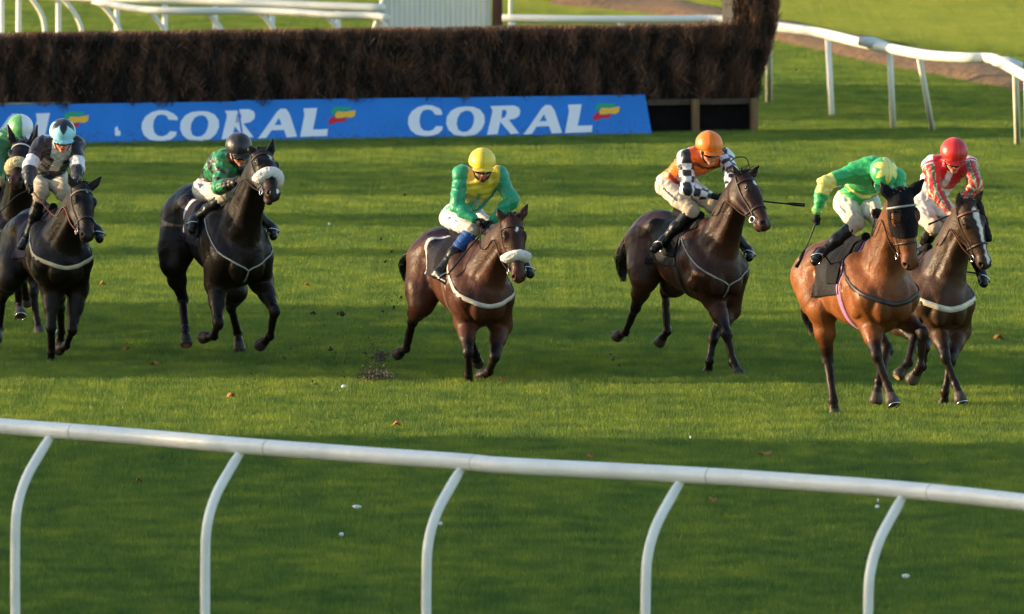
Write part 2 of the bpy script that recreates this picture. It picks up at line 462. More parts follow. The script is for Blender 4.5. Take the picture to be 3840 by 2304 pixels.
# near-black boxes added behind the loose ends to block light, as packed birch
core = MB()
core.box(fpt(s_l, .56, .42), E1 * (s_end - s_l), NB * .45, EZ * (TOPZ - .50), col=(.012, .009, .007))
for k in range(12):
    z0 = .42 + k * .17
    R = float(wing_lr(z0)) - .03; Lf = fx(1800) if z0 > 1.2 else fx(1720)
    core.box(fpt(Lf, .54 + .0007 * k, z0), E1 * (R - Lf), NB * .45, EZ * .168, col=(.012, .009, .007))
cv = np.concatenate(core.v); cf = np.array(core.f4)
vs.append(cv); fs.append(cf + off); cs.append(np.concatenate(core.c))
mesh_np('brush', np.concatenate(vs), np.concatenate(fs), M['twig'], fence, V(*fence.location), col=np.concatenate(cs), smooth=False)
o_f = V(*fence.location)
q = MB()
q.box(fpt(fx(1580), .27, .385), E1 * (s_end - fx(1580) + .02), NB * .05, EZ * .07); q.build('guard_rail', mat('dark_wood', lin(70, 56, 44), .85, noise=(12, .35)), fence, o_f, smooth=False)
q = MB(); q.box(fpt(s_l, .36, .0), E1 * (s_end - s_l - .03), NB * .05, EZ * .39); q.build('void_panel', mat('void_black', lin(18, 17, 17), .9, spec=.1, noise=(9, .4)), fence, o_f, smooth=False)  # near-black panel added to stand for the dark void under the brush
for u in (1684, 1826):
    q = MB(); q.box(fpt(fx(u), .19, -.02), E1 * .085, NB * .078, EZ * .475); q.build('post', M['wood'], fence, o_f, smooth=False)

# ------------------------------------------------------------------ blue boards with lettering
NF = nrm(NB * -BH + EZ * BB)             # board face normal, towards the camera
bp0 = PR.copy(); UPB = nrm(NB * BB + EZ * BH); HB = math.hypot(BB, BH)
def bxy(u, v):
    p = at_plane(u, v, bp0, NF); d = p - bp0
    return float(np.dot(d, E1)), float(np.dot(d, UPB))
def zc(pts): return [bxy(1400 + x * .4446, 320 + y * .4446) for x, y in pts]
letters = {
 'C': zc([(595, 262), (520, 258), (500, 225), (462, 214), (420, 222), (395, 262), (388, 315), (398, 365), (425, 392), (470, 398), (505, 385), (530, 355), (585, 358), (580, 390), (545, 420), (490, 436), (425, 440), (360, 425), (315, 390), (292, 335), (296, 280), (325, 230), (375, 195), (440, 178), (500, 182), (555, 205), (590, 235)]),
 'Oo': zc([(780, 186), (845, 190), (900, 215), (935, 262), (938, 320), (915, 375), (870, 418), (810, 440), (745, 438), (680, 425), (635, 385), (612, 330), (620, 270), (655, 222), (710, 194)]),
 'Oi': zc([(775, 222), (735, 240), (708, 285), (700, 335), (715, 385), (750, 402), (790, 398), (825, 370), (845, 325), (850, 275), (830, 235), (805, 222)]),
 'R': zc([(985, 184), (1185, 178), (1225, 195), (1238, 225), (1230, 262), (1195, 288), (1140, 300), (1228, 412), (1160, 420), (1075, 322), (1070, 310), (1046, 420), (958, 425), (1000, 245), (1003, 215)]),
 'Ri': zc([(1085, 215), (1078, 290), (1110, 275), (1125, 240), (1118, 215)]),
 'A': zc([(1450, 174), (1495, 176), (1525, 215), (1590, 408), (1505, 415), (1480, 352), (1375, 356), (1335, 418), (1262, 425), (1300, 375), (1420, 200)]),
 'Ai': zc([(1438, 250), (1400, 312), (1462, 310)]),
 'L': zc([(1640, 172), (1756, 168), (1722, 350), (1846, 345), (1840, 402), (1615, 410), (1650, 225)]),
 'green': zc([(1868, 222), (1872, 190), (1890, 165), (1930, 155), (1985, 162), (2040, 156), (2030, 185), (1985, 192), (1925, 190), (1905, 215)]),
 'yellow': zc([(1900, 255), (1905, 222), (1925, 196), (1990, 200), (2076, 185), (2070, 232), (2040, 250), (1990, 244), (1950, 252)]),
 'red': zc([(1850, 305), (1855, 262), (1880, 240), (1905, 236), (1912, 256), (1960, 256), (2005, 250), (1990, 284), (1930, 285), (1890, 298)]),
}
# holes are bridged into their letter
def bridge(outer, inner):
    o_ = [np.array(p) for p in outer]; i_ = [np.array(p) for p in inner]
    bi = min(((np.linalg.norm(a - b), x, y) for x, a in enumerate(o_) for y, b in enumerate(i_)))
    x, y = bi[1], bi[2]
    area = lambda P: sum(P[k][0] * P[(k + 1) % len(P)][1] - P[(k + 1) % len(P)][0] * P[k][1] for k in range(len(P)))
    if area(o_) * area(i_) > 0: i_ = i_[::-1]; y = len(i_) - 1 - y
    return o_[:x + 1] + i_[y:] + i_[:y + 1] + o_[x:]
art = [(bridge(letters['Oo'], letters['Oi']), 'w'), (bridge(letters['R'], letters['Ri']), 'w'), (bridge(letters['A'], letters['Ai']), 'w'),
       (letters['C'], 'w'), (letters['L'], 'w'), (letters['green'], 'g'), (letters['yellow'], 'y'), (letters['red'], 'r')]
def clip_poly(P, x0, x1):
    for (lim, sg) in ((x0, 1), (x1, -1)):
        out = []
        for i in range(len(P)):
            a, b = P[i], P[(i + 1) % len(P)]
            ia, ib = (a[0] - lim) * sg >= 0, (b[0] - lim) * sg >= 0
            if ia: out.append(a)
            if ia != ib:
                t = (lim - a[0]) / (b[0] - a[0]); out.append(np.array([lim, a[1] + t * (b[1] - a[1])]))
        P = out
        if len(P) < 3: return []
    return P
ls0 = bxy(1400 + 290 * .4446, 450)[0]; per = ls0 - bxy(400 + 315 * .4042, 450)[0]
seams = [s_l, fx(588), fx(1080), 0.0]
blab = ['blue advertising board, leftmost, its flag logo behind the light blue helmet', 'blue advertising board in the middle, ending in a flag logo beside the black helmet horse',
        'blue advertising board at the right end, with the last three letters above the yellow helmet']
for bi in range(3):
    x0, x1 = seams[bi], seams[bi + 1]; lift = (0, .012, .004)[bi]; fwd = (.0, .004, .009)[bi]
    og = fpt((x0 + x1) / 2, 0, 0)
    bd = empty('advertising_board', og, blab[bi], 'board', 'blue boards along the foot of the fence')
    base = bp0 + UPB * lift + NF * fwd
    q = MB(); q.poly([base + E1 * x0 + UPB * 0, base + E1 * x1, base + E1 * x1 + UPB * HB, base + E1 * x0 + UPB * HB], -NF, .022)
    q.build('panel', M['blue_board'], bd, og, smooth=False)
    for key, mt, nm in (('w', 'board_white', 'letter'), ('g', 'logo_green', 'logo_mark'), ('y', 'logo_yellow', 'logo_mark'), ('r', 'logo_red', 'logo_mark')):
        for rep in range(-1, 3):
            for P, kk in art:
                if kk != key: continue
                PP = clip_poly([np.array([p[0] - rep * per, p[1]]) for p in P], x0 + .012, x1 - .012)
                if len(PP) >= 3 and max(p[0] for p in PP) < .2:
                    q = MB()
                    q.poly([base + NF * .001 + E1 * p[0] + UPB * p[1] for p in PP], NF, .003)
                    q.build(nm, M[mt], bd, og, smooth=False)
        if bi == 0 and key == 'w':
            PP = [bxy(400 + x * .4042, 320 + y * .4042) for x, y in ((78, 470), (76, 400), (98, 380), (108, 420), (128, 430), (126, 470))]
            q = MB(); q.poly([base + NF * .001 + E1 * p[0] + UPB * p[1] for p in PP], NF, .003); q.build('white_mark', M[mt], bd, og, smooth=False)
q = MB(); q.box(fpt(s_l, BB + .012, .512), E1 * (fx(186) - s_l), NB * .04, EZ * .022)
tag(q.build('wooden_batten', mat('batten', lin(150, 145, 138), .7, noise=(5, .2)), smooth=False), 'pale grey batten along the top of the leftmost blue board', 'batten')

# ------------------------------------------------------------------ running rails
def rail_z(u, v, z): return at_z(u * OV, v * OV, z)
# near rail: white tube on bent posts
RH = 1.43
rp = [(-420, 996), (0, 1030), (300, 1053), (582, 1077), (860, 1098), (1119, 1116), (1236, 1126), (1646, 1147), (1900, 1163), (2186, 1184), (2473, 1214), (2800, 1258)]
rp3 = bez([rail_z(a, b, RH) for a, b in rp], 6)
rdir = nrm(rail_z(2186, 1184, RH) - rail_z(582, 1077, RH))
rperp = V(-rdir[1], rdir[0], 0); rperp = -rperp if rperp[1] > 0 else rperp
near = empty('running_rail', rail_z(1236, 1126, RH) * V(1, 1, 0), 'white plastic running rail on bent posts crossing the foreground', 'rail')
no = V(*near.location)
q = MB(); q.tube(rp3, .060, 20); q.build('rail', M['white_rail'], near, no)
for (u, v) in ((121, 1040), (580, 1077), (1114, 1116), (1643, 1147), (2180, 1184), (-390, 1000), (2690, 1240)):
    top = rail_z(u, v, RH)
    P = bez([top + V(0, 0, -.05), top + rperp * .10 + V(0, 0, -.15), top + rperp * .27 + V(0, 0, -.34), top + rperp * .37 + V(0, 0, -.56),
             top + rperp * .39 + V(0, 0, -.85), top + rperp * .39 + V(0, 0, -RH - .05)], 6)
    q = MB(); q.tube(P, [.036 if i > 4 else .030 + .0012 * i for i in range(len(P))], 14); q.build('post', M['white_rail'], near, no)

for (u, v) in ((146, 1041.5), (612, 1079.5), (1146, 1118.5), (1676, 1149), (2212, 1187)):
    c_ = rail_z(u, v, RH); i_ = min(range(len(rp3) - 1), key=lambda k_: np.linalg.norm(rp3[k_] - c_)); c_ = rp3[i_] + (rp3[i_ + 1] - rp3[i_]) * .4; dd = nrm(rp3[i_ + 1] - rp3[i_])
    q = MB(); q.tube([c_ - dd * .005, c_ + dd * .005], .0606, 20); q.build('joint', mat('joint_grey', lin(176, 175, 170), .6), near, no)
# rail to the right of the fence
def far_rail(name, label, line, z, r, posts, m, rp_=.04, grp=None):
    t = empty(name, at_z(line[len(line) // 2][0] * OV, line[len(line) // 2][1] * OV, z) * V(1, 1, 0), label, 'rail', grp)
    o_ = V(*t.location)
    P = bez([at_z(a * OV, b * OV, z) for a, b in line], 6)
    q = MB(); q.tube(P, r, 14); q.build('rail', m, t, o_)
    for (a, b, c, d) in posts:            # top x,y  foot x,y
        tp = at_z(a * OV, b * OV, z - .02); ft = at_plane(c * OV, d * OV, tp, V(0, 1, 0))
        n = V(0, 1, 0)
        ft = at_z(c * OV, d * OV, 0) if d > 230 else V(ft[0], tp[1], 0)
        q = MB(); q.tube([tp, ft + V(0, 0, -.05)], rp_, 12); q.build('post', m, t, o_)
    return t
far_rail('running_rail', 'white running rail bending away right of the brush fence', [(1840, 60), (1895, 68), (1980, 80), (2080, 104), (2150, 118), (2240, 134), (2330, 140), (2395, 142), (2430, 158), (2473, 182), (2560, 230)], 1.08, .066,
         [(1998, 84, 2010, 288), (2148, 118, 2158, 318), (2218, 128, 2255, 324), (2452, 172, 2458, 356), (2480, 186, 2484, 380)], M['cream_rail'], .038)
far_rail('running_rail', 'white rail just behind the right part of the brush fence', [(1215, 44), (1400, 47), (1600, 47), (1720, 46), (1810, 50)], 1.12, .052,
         [(1236, 44, 1236, 226), (1500, 47, 1500, 226), (1745, 47, 1745, 226), (1857, 75, 1857, 254)], M['cream_rail'], .045)
for (u, v, lb) in ((2108, 104, 'pale grey cover on the right rail, nearer the brush fence'), (2432, 152, 'pale grey cover on the right rail, by the picture edge')):
    p = at_z(u * OV, v * OV, 1.12); q = MB(); q.tube([p - V(.17, -.05, -.02), p, p + V(.17, -.10, -.03)], [.055, .075, .05], 12)
    tag(q.build('bracket_cover', M['grey_rail'], None, p), lb, 'rail cover')
# the two rails at upper left
far_rail('running_rail', 'upper white rail with straight posts beyond the fence, upper left', [(-160, -26), (120, -10), (380, 0), (600, 8), (760, 14), (925, 20)], 1.15, .058,
         [(4, -12, 4, 200), (45, -10, 45, 200), (141, -8, 142, 200), (282, -4, 282, 200), (398, 0, 398, 200), (520, 5, 520, 200), (657, 8, 657, 200), (816, 14, 816, 200)], M['cream_rail'], .036)
t2 = empty('running_rail', at_z(500 * OV, 30 * OV, 1.1) * V(1, 1, 0), 'lower white rail with curved posts beyond the fence, upper left', 'rail')
o2 = V(*t2.location)
P = bez([at_z(a * OV, b * OV, 1.1) for a, b in [(40, -28), (130, -14), (235, 4), (330, 22), (430, 27), (600, 27), (720, 31), (800, 37), (900, 39), (935, 44)]], 6)
q = MB(); q.tube(P, .05, 14); q.build('rail', M['cream_rail'], t2, o2)
for (a, b) in ((50, -26), (140, -10), (236, 6), (352, 24), (495, 30), (622, 30), (782, 38), (905, 42)):
    tp = at_z(a * OV, b * OV, 1.08)
    P = bez([tp, tp + V(.12, 0, -.10), tp + V(.27, .0, -.32), tp + V(.33, .0, -.55), tp + V(.34, .0, -1.1)], 6)
    q = MB(); q.tube(P, .033, 12); q.build('post', M['cream_rail'], t2, o2)

# white slatted wing panel with its brown post, seen over the fence
wp = empty('fence_wing', at_z(1050 * OV, 200 * OV) , 'white slatted wing panel standing behind the fence', 'fence wing')
wo = V(*wp.location); Yw = wo[1]
wl = at(916 * OV, 200, Yw); wr = at(1186 * OV, 200, Yw)
n_s = 22; ww = (wr[0] - wl[0]) / n_s
q = MB()
for k in range(n_s):
    q.box(V(wl[0] + ww * k + .004, Yw + .008 * (k % 2), .02), V(ww - .008, 0, 0), V(0, .02, 0), V(0, 0, 1.75))
q.build('slats', mat('slat_white', lin(226, 222, 214), .5, noise=(6, .09, (6, 1, .4))), wp, wo, smooth=False)
for z in (.35, 1.5):
    q = MB(); q.box(V(wl[0], Yw + .032, z), V(wr[0] - wl[0], 0, 0), V(0, .04, 0), V(0, 0, .08))
    q.build('cross_rail', M['cream_rail'], wp, wo, smooth=False)
q = MB(); a = at(906 * OV, 62 * OV, Yw - .03); b = at(926 * OV, -4 * OV, Yw - .03); d_ = (b - a) / (b[2] - a[2])
q.tube([a - d_ * a[2], a + d_ * (1.85 - a[2])], .03, 10); q.build('stay', M['cream_rail'], wp, wo)
q = MB(); pl = at(1189 * OV, 100, Yw); q.box(V(pl[0], Yw - .06, 0), V(.135, 0, 0), V(0, .12, 0), V(0, 0, 2.1))
tag(q.build('wooden_post', mat('brown_post', lin(84, 52, 40), .85, noise=(12, .4, (1, 1, .2))), None, V(pl[0], Yw, 0), smooth=False), 'thick brown wooden post beside the white slatted wing', 'post')
q = MB(); a = at(1230 * OV, 0, Yw - .5); q.tube([V(a[0], a[1], 0), V(a[0] + .03, a[1], 2.1)], .028, 10)
tag(q.build('rail_post', M['cream_rail'], None, V(a[0], a[1], 0)), 'thin white upright beside the brown wooden post', 'post')

# ------------------------------------------------------------------ trees outside the picture at the left whose crowns shade the turf in bands
def caster(y0, y1, top, seed, label, base=2.2, x=-46.0, holes=0.0, dens=75):
    """a dense tree: trunk, limbs, leaves; its crown fills y0..y1"""
    r = np.random.default_rng(seed)
    yc = (y0 + y1) / 2; hw = (y1 - y0) / 2
    t = empty('shade_tree', V(x, yc, 0), label, 'tree', 'trees left of the course')
    o_ = V(x, yc, 0)
    q = MB(); q.tube([V(x, yc, -.2), V(x + .1, yc, 2), V(x, yc + .1, top * .8)], [.28, .22, .06], 10)
    for k in range(9):
        a = r.uniform(0, 6.28); z = r.uniform(base, top * .7); q.tube([V(x, yc, z), V(x + math.cos(a) * 1.2, yc + math.sin(a) * hw * .7, z + 1.2)], [.09, .02], 6)
    q.build('trunk', M['wood'], t, o_)
    n = int(hw * 2 * (top - base) * dens)
    zz = r.uniform(0, 1, n); yy = r.uniform(-1, 1, n); xx = r.uniform(-1, 1, n)
    rim = 1 - .05 * np.abs(np.sin(yy * 5 + seed)) - .04 * r.random(n)
    P = np.stack([x + xx * 1.6, yc + yy * hw * (1 - .10 * np.abs(2 * zz - 1) ** 2), base + zz * (top - base) * rim * (1 - .10 * np.abs(yy) ** 4)], 1)
    if holes:
        keep = (np.sin(P[:, 1] * 2.1 + seed) * np.sin(P[:, 2] * 2.6 + seed * 2)) < 1 - holes; P = P[keep]; n = len(P)
    a = nrmr(r.normal(size=(n, 3))); b = nrmr(np.cross(a, r.normal(size=(n, 3)))); s = r.uniform(.12, .26, n)[:, None]
    v = np.stack([P - a * s, P + b * s * .6, P + a * s, P - b * s * .6], 1).reshape(-1, 3)
    mesh_np('crown', v, np.arange(n * 4).reshape(n, 4), M['leafm'], t, o_, smooth=False)
M['leafm'] = mat('leaf_green', lin(64, 84, 38), .6, noise=(1.2, .3))
def Yov(v): return 259500 / (v + 1352) * 1.0
sh = math.tan(SUN_AZ) * 46
TL = math.tan(SUN_EL)
def band(v_lo, v_hi, top, seed, lab, holes=0.0): caster(Yov(v_lo) - sh, Yov(v_hi) - sh, top, seed, lab, holes=holes)
lb = ['tall bushy tree left of the course, nearest the stands', 'tall bushy tree left of the course, second from the stands', 'tall bushy tree left of the course, third from the stands',
      'broad rounded tree left of the course level with the horses', 'narrow tree left of the course just beyond the horses', 'slim sapling left of the course beyond the horses',
      'broad tree left of the course short of the brush fence', 'wide tree left of the course beyond the brush fence']
caster(66, 83, 13.2, 11, lb[0], dens=150); caster(80, 98, 13.4, 12, lb[1], dens=150); caster(95, Yov(1072) - sh, 12.9, 13, lb[2], dens=150)
caster(Yov(938) - sh, Yov(748) - sh, 51.8 * TL + .15, 14, lb[3], dens=110)
caster(Yov(637) - sh, Yov(612) - sh, 49 * TL + .15, 15, lb[4], holes=.5)
caster(Yov(560) - sh, Yov(527) - sh, 52.5 * TL + .3, 16, lb[5], holes=.2)
caster(Yov(486) - sh, Yov(404) - sh, 53 * TL + .35, 17, lb[6], holes=.12)
caster(Yov(303) - sh, Yov(205) - sh, 57 * TL + .2, 18, lb[7], holes=.06)
# ------------------------------------------------------------------ distance field modelling: smooth unions of tapered limbs, meshed as one skin
class Field:
    def __init__(s, lo, hi, h):
        s.lo = np.asarray(lo, float); s.h = h
        s.n = np.ceil((np.asarray(hi, float) - s.lo) / h).astype(int) + 1
        s.D = np.full(tuple(s.n), .35, dtype=np.float32)
    def sub(s, lo, hi):
        a = np.clip(np.floor((lo - s.lo) / s.h).astype(int), 0, s.n - 1); b = np.clip(np.ceil((hi - s.lo) / s.h).astype(int) + 1, 1, s.n)
        if (b <= a).any(): return None
        ax = [(s.lo[i] + s.h * np.arange(a[i], b[i])).astype(np.float32) for i in range(3)]
        return tuple(slice(a[i], b[i]) for i in range(3)), ax[0][:, None, None], ax[1][None, :, None], ax[2][None, None, :]
    def mix(s, sl, d, k, cut=False):
        o = s.D[sl]
        if cut:
            e = -d; h = np.maximum(k - np.abs(o - e), 0) / k
            s.D[sl] = np.maximum(o, e) + h * h * k * .25
        else:
            h = np.maximum(k - np.abs(o - d), 0) / k
            s.D[sl] = np.minimum(o, d) - h * h * k * .25
    def cone(s, a, b, ra, rb, k=.03, fl=None, cut=False, pad=.10):
        """round cone a-b; fl=(direction, factor) squashes it along a direction"""
        a = np.asarray(a, float); b = np.asarray(b, float)
        m = max(ra, rb) * (max(1, fl[1]) if fl else 1) + pad
        g = s.sub(np.minimum(a, b) - m, np.maximum(a, b) + m)
        if g is None: return
        sl, X, Y, Z = g
        ba = b - a; q = [X - a[0], Y - a[1], Z - a[2]]
        if fl:
            n = nrm(fl[0]); c = 1 / fl[1] - 1
            dn = (q[0] * n[0] + q[1] * n[1] + q[2] * n[2]) * c
            q = [q[i] + dn * n[i] for i in range(3)]
            ba = ba + n * np.dot(ba, n) * c
        l2 = max(np.dot(ba, ba), 1e-9)
        t = np.clip((q[0] * ba[0] + q[1] * ba[1] + q[2] * ba[2]) / l2, 0, 1)
        d = np.sqrt((q[0] - t * ba[0]) ** 2 + (q[1] - t * ba[1]) ** 2 + (q[2] - t * ba[2]) ** 2) - (ra + (rb - ra) * t)
        s.mix(sl, d.astype(np.float32), k, cut)
    def ell(s, c, r, ax=None, k=.03, cut=False, pad=.10):
        """ellipsoid; ax rows are its axes"""
        c = np.asarray(c, float); r = np.asarray(r, float); ax = np.eye(3) if ax is None else np.asarray(ax)
        ext = np.sqrt(((ax * r[:, None]) ** 2).sum(0)) + pad
        g = s.sub(c - ext, c + ext)
        if g is None: return
        sl, X, Y, Z = g
        q = [X - c[0], Y - c[1], Z - c[2]]
        l = [q[0] * ax[i][0] + q[1] * ax[i][1] + q[2] * ax[i][2] for i in range(3)]
        k0 = np.sqrt(sum((l[i] / r[i]) ** 2 for i in range(3))); k1 = np.sqrt(sum((l[i] / r[i] ** 2) ** 2 for i in range(3))) + 1e-6
        s.mix(sl, (k0 * (k0 - 1) / k1).astype(np.float32), k, cut)
    def chainc(s, pts, rs, k=.03, fl=None):
        for i in range(len(pts) - 1): s.cone(pts[i], pts[i + 1], rs[i], rs[i + 1], k, fl)
    def wrinkle(s, amp, wl, seed, stretch=(1, 1, 1)):
        r = np.random.default_rng(seed); X = [(s.lo[i] + s.h * np.arange(s.n[i])).astype(np.float32) for i in range(3)]
        tot = 0
        for j in range(5):
            d = nrm(r.normal(size=3) * stretch) * (2 * math.pi / (wl * r.uniform(.7, 1.5))); ph = r.uniform(0, 6)
            arg = d[0] * X[0][:, None, None] + d[1] * X[1][None, :, None] + d[2] * X[2][None, None, :] + ph
            tot = tot + np.sin(arg + 1.5 * np.sin(arg * .43 + j))
        near = np.abs(s.D) < .06
        s.D = s.D + np.where(near, amp * tot / 2.2, 0).astype(np.float32)
    def at(s, P):
        q = (np.asarray(P) - s.lo) / s.h; q = np.clip(q, 0, s.n - 1.001)
        i = q.astype(int); f = q - i; D = s.D; x, y, z = i.T; fx_, fy, fz = f.T
        g = lambda a, b, c: D[x + a, y + b, z + c]
        return (((g(0, 0, 0) * (1 - fx_) + g(1, 0, 0) * fx_) * (1 - fy) + (g(0, 1, 0) * (1 - fx_) + g(1, 1, 0) * fx_) * fy) * (1 - fz)
                + ((g(0, 0, 1) * (1 - fx_) + g(1, 0, 1) * fx_) * (1 - fy) + (g(0, 1, 1) * (1 - fx_) + g(1, 1, 1) * fx_) * fy) * fz)
    def grad(s, P):
        e = s.h; P = np.asarray(P)
        return nrmr(np.stack([s.at(P + V(*(e if j == i else 0 for j in range(3)))) - s.at(P - V(*(e if j == i else 0 for j in range(3)))) for i in range(3)], 1))
    def cast(s, c, p, off=.003, far=.6):
        """surface point met going from the inner point c towards p"""
        d = nrm(np.asarray(p) - c); t = np.arange(0, far, .004); P = c + d * t[:, None]; v = s.at(P)
        w_ = np.where((v[:-1] < 0) & (v[1:] >= 0))[0]
        if len(w_) == 0: return np.asarray(p, float)
        i = w_[0]; tt = t[i] + .004 * (-v[i]) / (v[i + 1] - v[i] + 1e-9)
        return c + d * (tt + off)
    def resample(s, lo, hi, h):
        f = Field(lo, hi, h); ax = [f.lo[i] + h * np.arange(f.n[i]) for i in range(3)]
        G = np.stack(np.meshgrid(*ax, indexing='ij'), -1).reshape(-1, 3)
        f.D = s.at(G).reshape(f.n).astype(np.float32); f.G = G
        return f
    def mesh(s):
        D = s.D; S = D < 0; nx, ny, nz = D.shape
        cnt = np.zeros((nx - 1, ny - 1, nz - 1), dtype=np.int8)
        for a in (0, 1):
            for b in (0, 1):
                for c in (0, 1): cnt += S[a:nx - 1 + a, b:ny - 1 + b, c:nz - 1 + c]
        act = (cnt > 0) & (cnt < 8); idx = np.full(act.shape, -1, dtype=np.int32); I = np.argwhere(act); idx[act] = np.arange(len(I))
        corner = {}
        for a in (0, 1):
            for b in (0, 1):
                for c in (0, 1): corner[a, b, c] = D[I[:, 0] + a, I[:, 1] + b, I[:, 2] + c]
        acc = np.zeros((len(I), 3)); num = np.zeros(len(I))
        ks = list(corner)
        for p in ks:
            for ax in range(3):
                if p[ax]: continue
                q_ = list(p); q_[ax] = 1; q_ = tuple(q_)
                va, vb = corner[p], corner[q_]; m = (va < 0) != (vb < 0)
                t = np.where(m, va / np.where(m, va - vb, 1), 0)
                for j in range(3): acc[:, j] += np.where(m, p[j] + (t if j == ax else 0), 0)
                num += m
        Vt = s.lo + s.h * (I + acc / num[:, None])
        Q = []
        for ax in range(3):
            sl0 = [slice(None)] * 3; sl1 = [slice(None)] * 3; sl0[ax] = slice(0, -1); sl1[ax] = slice(1, None)
            A_, B_ = S[tuple(sl0)], S[tuple(sl1)]
            E = np.argwhere(A_ != B_); u, v = [(1, 2), (2, 0), (0, 1)][ax]
            ok = (E[:, u] > 0) & (E[:, v] > 0) & (E[:, u] < D.shape[u] - 1) & (E[:, v] < D.shape[v] - 1); E = E[ok]
            def cell(du, dv):
                e = E.copy(); e[:, u] -= du; e[:, v] -= dv; return idx[e[:, 0], e[:, 1], e[:, 2]]
            q4 = np.stack([cell(0, 0), cell(1, 0), cell(1, 1), cell(0, 1)], 1)
            inside = A_[E[:, 0], E[:, 1], E[:, 2]]
            q4[~inside] = q4[~inside][:, ::-1]
            Q.append(q4)
        return Vt, np.concatenate(Q)

def segdist(P, a, b):
    a = np.asarray(a, float); b = np.asarray(b, float); ba = b - a
    t = np.clip(((P - a) @ ba) / max(np.dot(ba, ba), 1e-9), 0, 1)
    return np.linalg.norm(P - a - t[:, None] * ba, axis=1), t
def sm01(x, a, b): t = np.clip((x - a) / (b - a), 0, 1); return t * t * (3 - 2 * t)
# ------------------------------------------------------------------ horses
def loc_frame(a, n):
    a = nrm(a); n = nrm(n - a * np.dot(n, a)); return a, n, np.cross(n, a)   # axis, front, the animal's left
class Horse: pass
def horse_skeleton(h):
    """h: dict of measured points; returns joints in metres"""
    H = Horse(); H.h = h; ox, oy, k = h['z']
    px = lambda p: (ox + p[0] * k, oy + p[1] * k)
    H.px = px
    phi = math.radians(h['yaw']); Yb = h['Y']; sc = h.get('sc', 1.0); H.sc = sc
    B = at(*px(h['breast']), Yb)
    fh = V(math.sin(phi), -math.cos(phi), 0)
    Ch = B - fh * 1.36 * sc
    C = at(*px(h['croup']), Ch[1])
    beta = max(-.16, min(.16, ((B[2] - C[2]) / sc + .54) / 1.36))
    H.fw = nrm(fh * math.cos(beta) + V(0, 0, math.sin(beta))); H.lf = V(math.cos(phi), math.sin(phi), 0); H.up = np.cross(H.fw, H.lf)
    H.O = B - (H.fw * .74 + H.up * 1.02) * sc
    H.L = lambda x, y, z: H.O + (H.fw * x + H.lf * y + H.up * z) * sc
    L = H.L
    H.base = V(L(0, 0, 0)[0], L(0, 0, 0)[1], 0)
    # head
    N0 = L(.50, 0, 1.22); H.N0 = N0
    H.poll = chain(L(.45, 0, 1.38), px(h['poll']), h.get('neck', .80) * sc, 'n')
    H.muz = chain(H.poll, px(h['muzzle']), .62 * sc, h.get('hs', 'n'))
    psi = math.radians(h['face'])
    H.a, H.n, H.s = loc_frame(H.muz - H.poll, V(math.sin(psi), -math.cos(psi), h.get('facez', .15)))
    H.hl = np.linalg.norm(H.muz - H.poll) / .62
    H.hw = h.get('hw', 1.14)
    H.hd = lambda t, s_, n_: H.poll + (H.a * t + H.s * s_ * H.hw + H.n * n_ * 1.08) * H.hl
    H.legs = {}
    for nm, y in (('FR', -1), ('FL', 1)):
        g = h[nm]; el = L(.44, .19 * y, .93)
        if 'el' in g: el = at(*px(g['el']), el[1])
        kn = chain(el, px(g['p'][0]), .40 * sc, g['s'][0]); ft = chain(kn, px(g['p'][1]), .27 * sc, g['s'][1]); hf = chain(ft, px(g['p'][2]), .15 * sc, g['s'][2])
        H.legs[nm] = (el, kn, ft, hf)
    for nm, y in (('HR', -1), ('HL', 1)):
        g = h[nm]; hip = L(-.58, .14 * y, 1.25)
        st = L(g.get('stx', -.36), .21 * y, g.get('stz', .96))
        if 'st' in g: st = at(*px(g['st']), st[1])
        hk = chain(st, px(g['p'][0]), .43 * sc, g['s'][0]); ft = chain(hk, px(g['p'][1]), .36 * sc, g['s'][1]); hf = chain(ft, px(g['p'][2]), .15 * sc, g['s'][2])
        H.legs[nm] = (hip, st, hk, ft, hf)
    return H

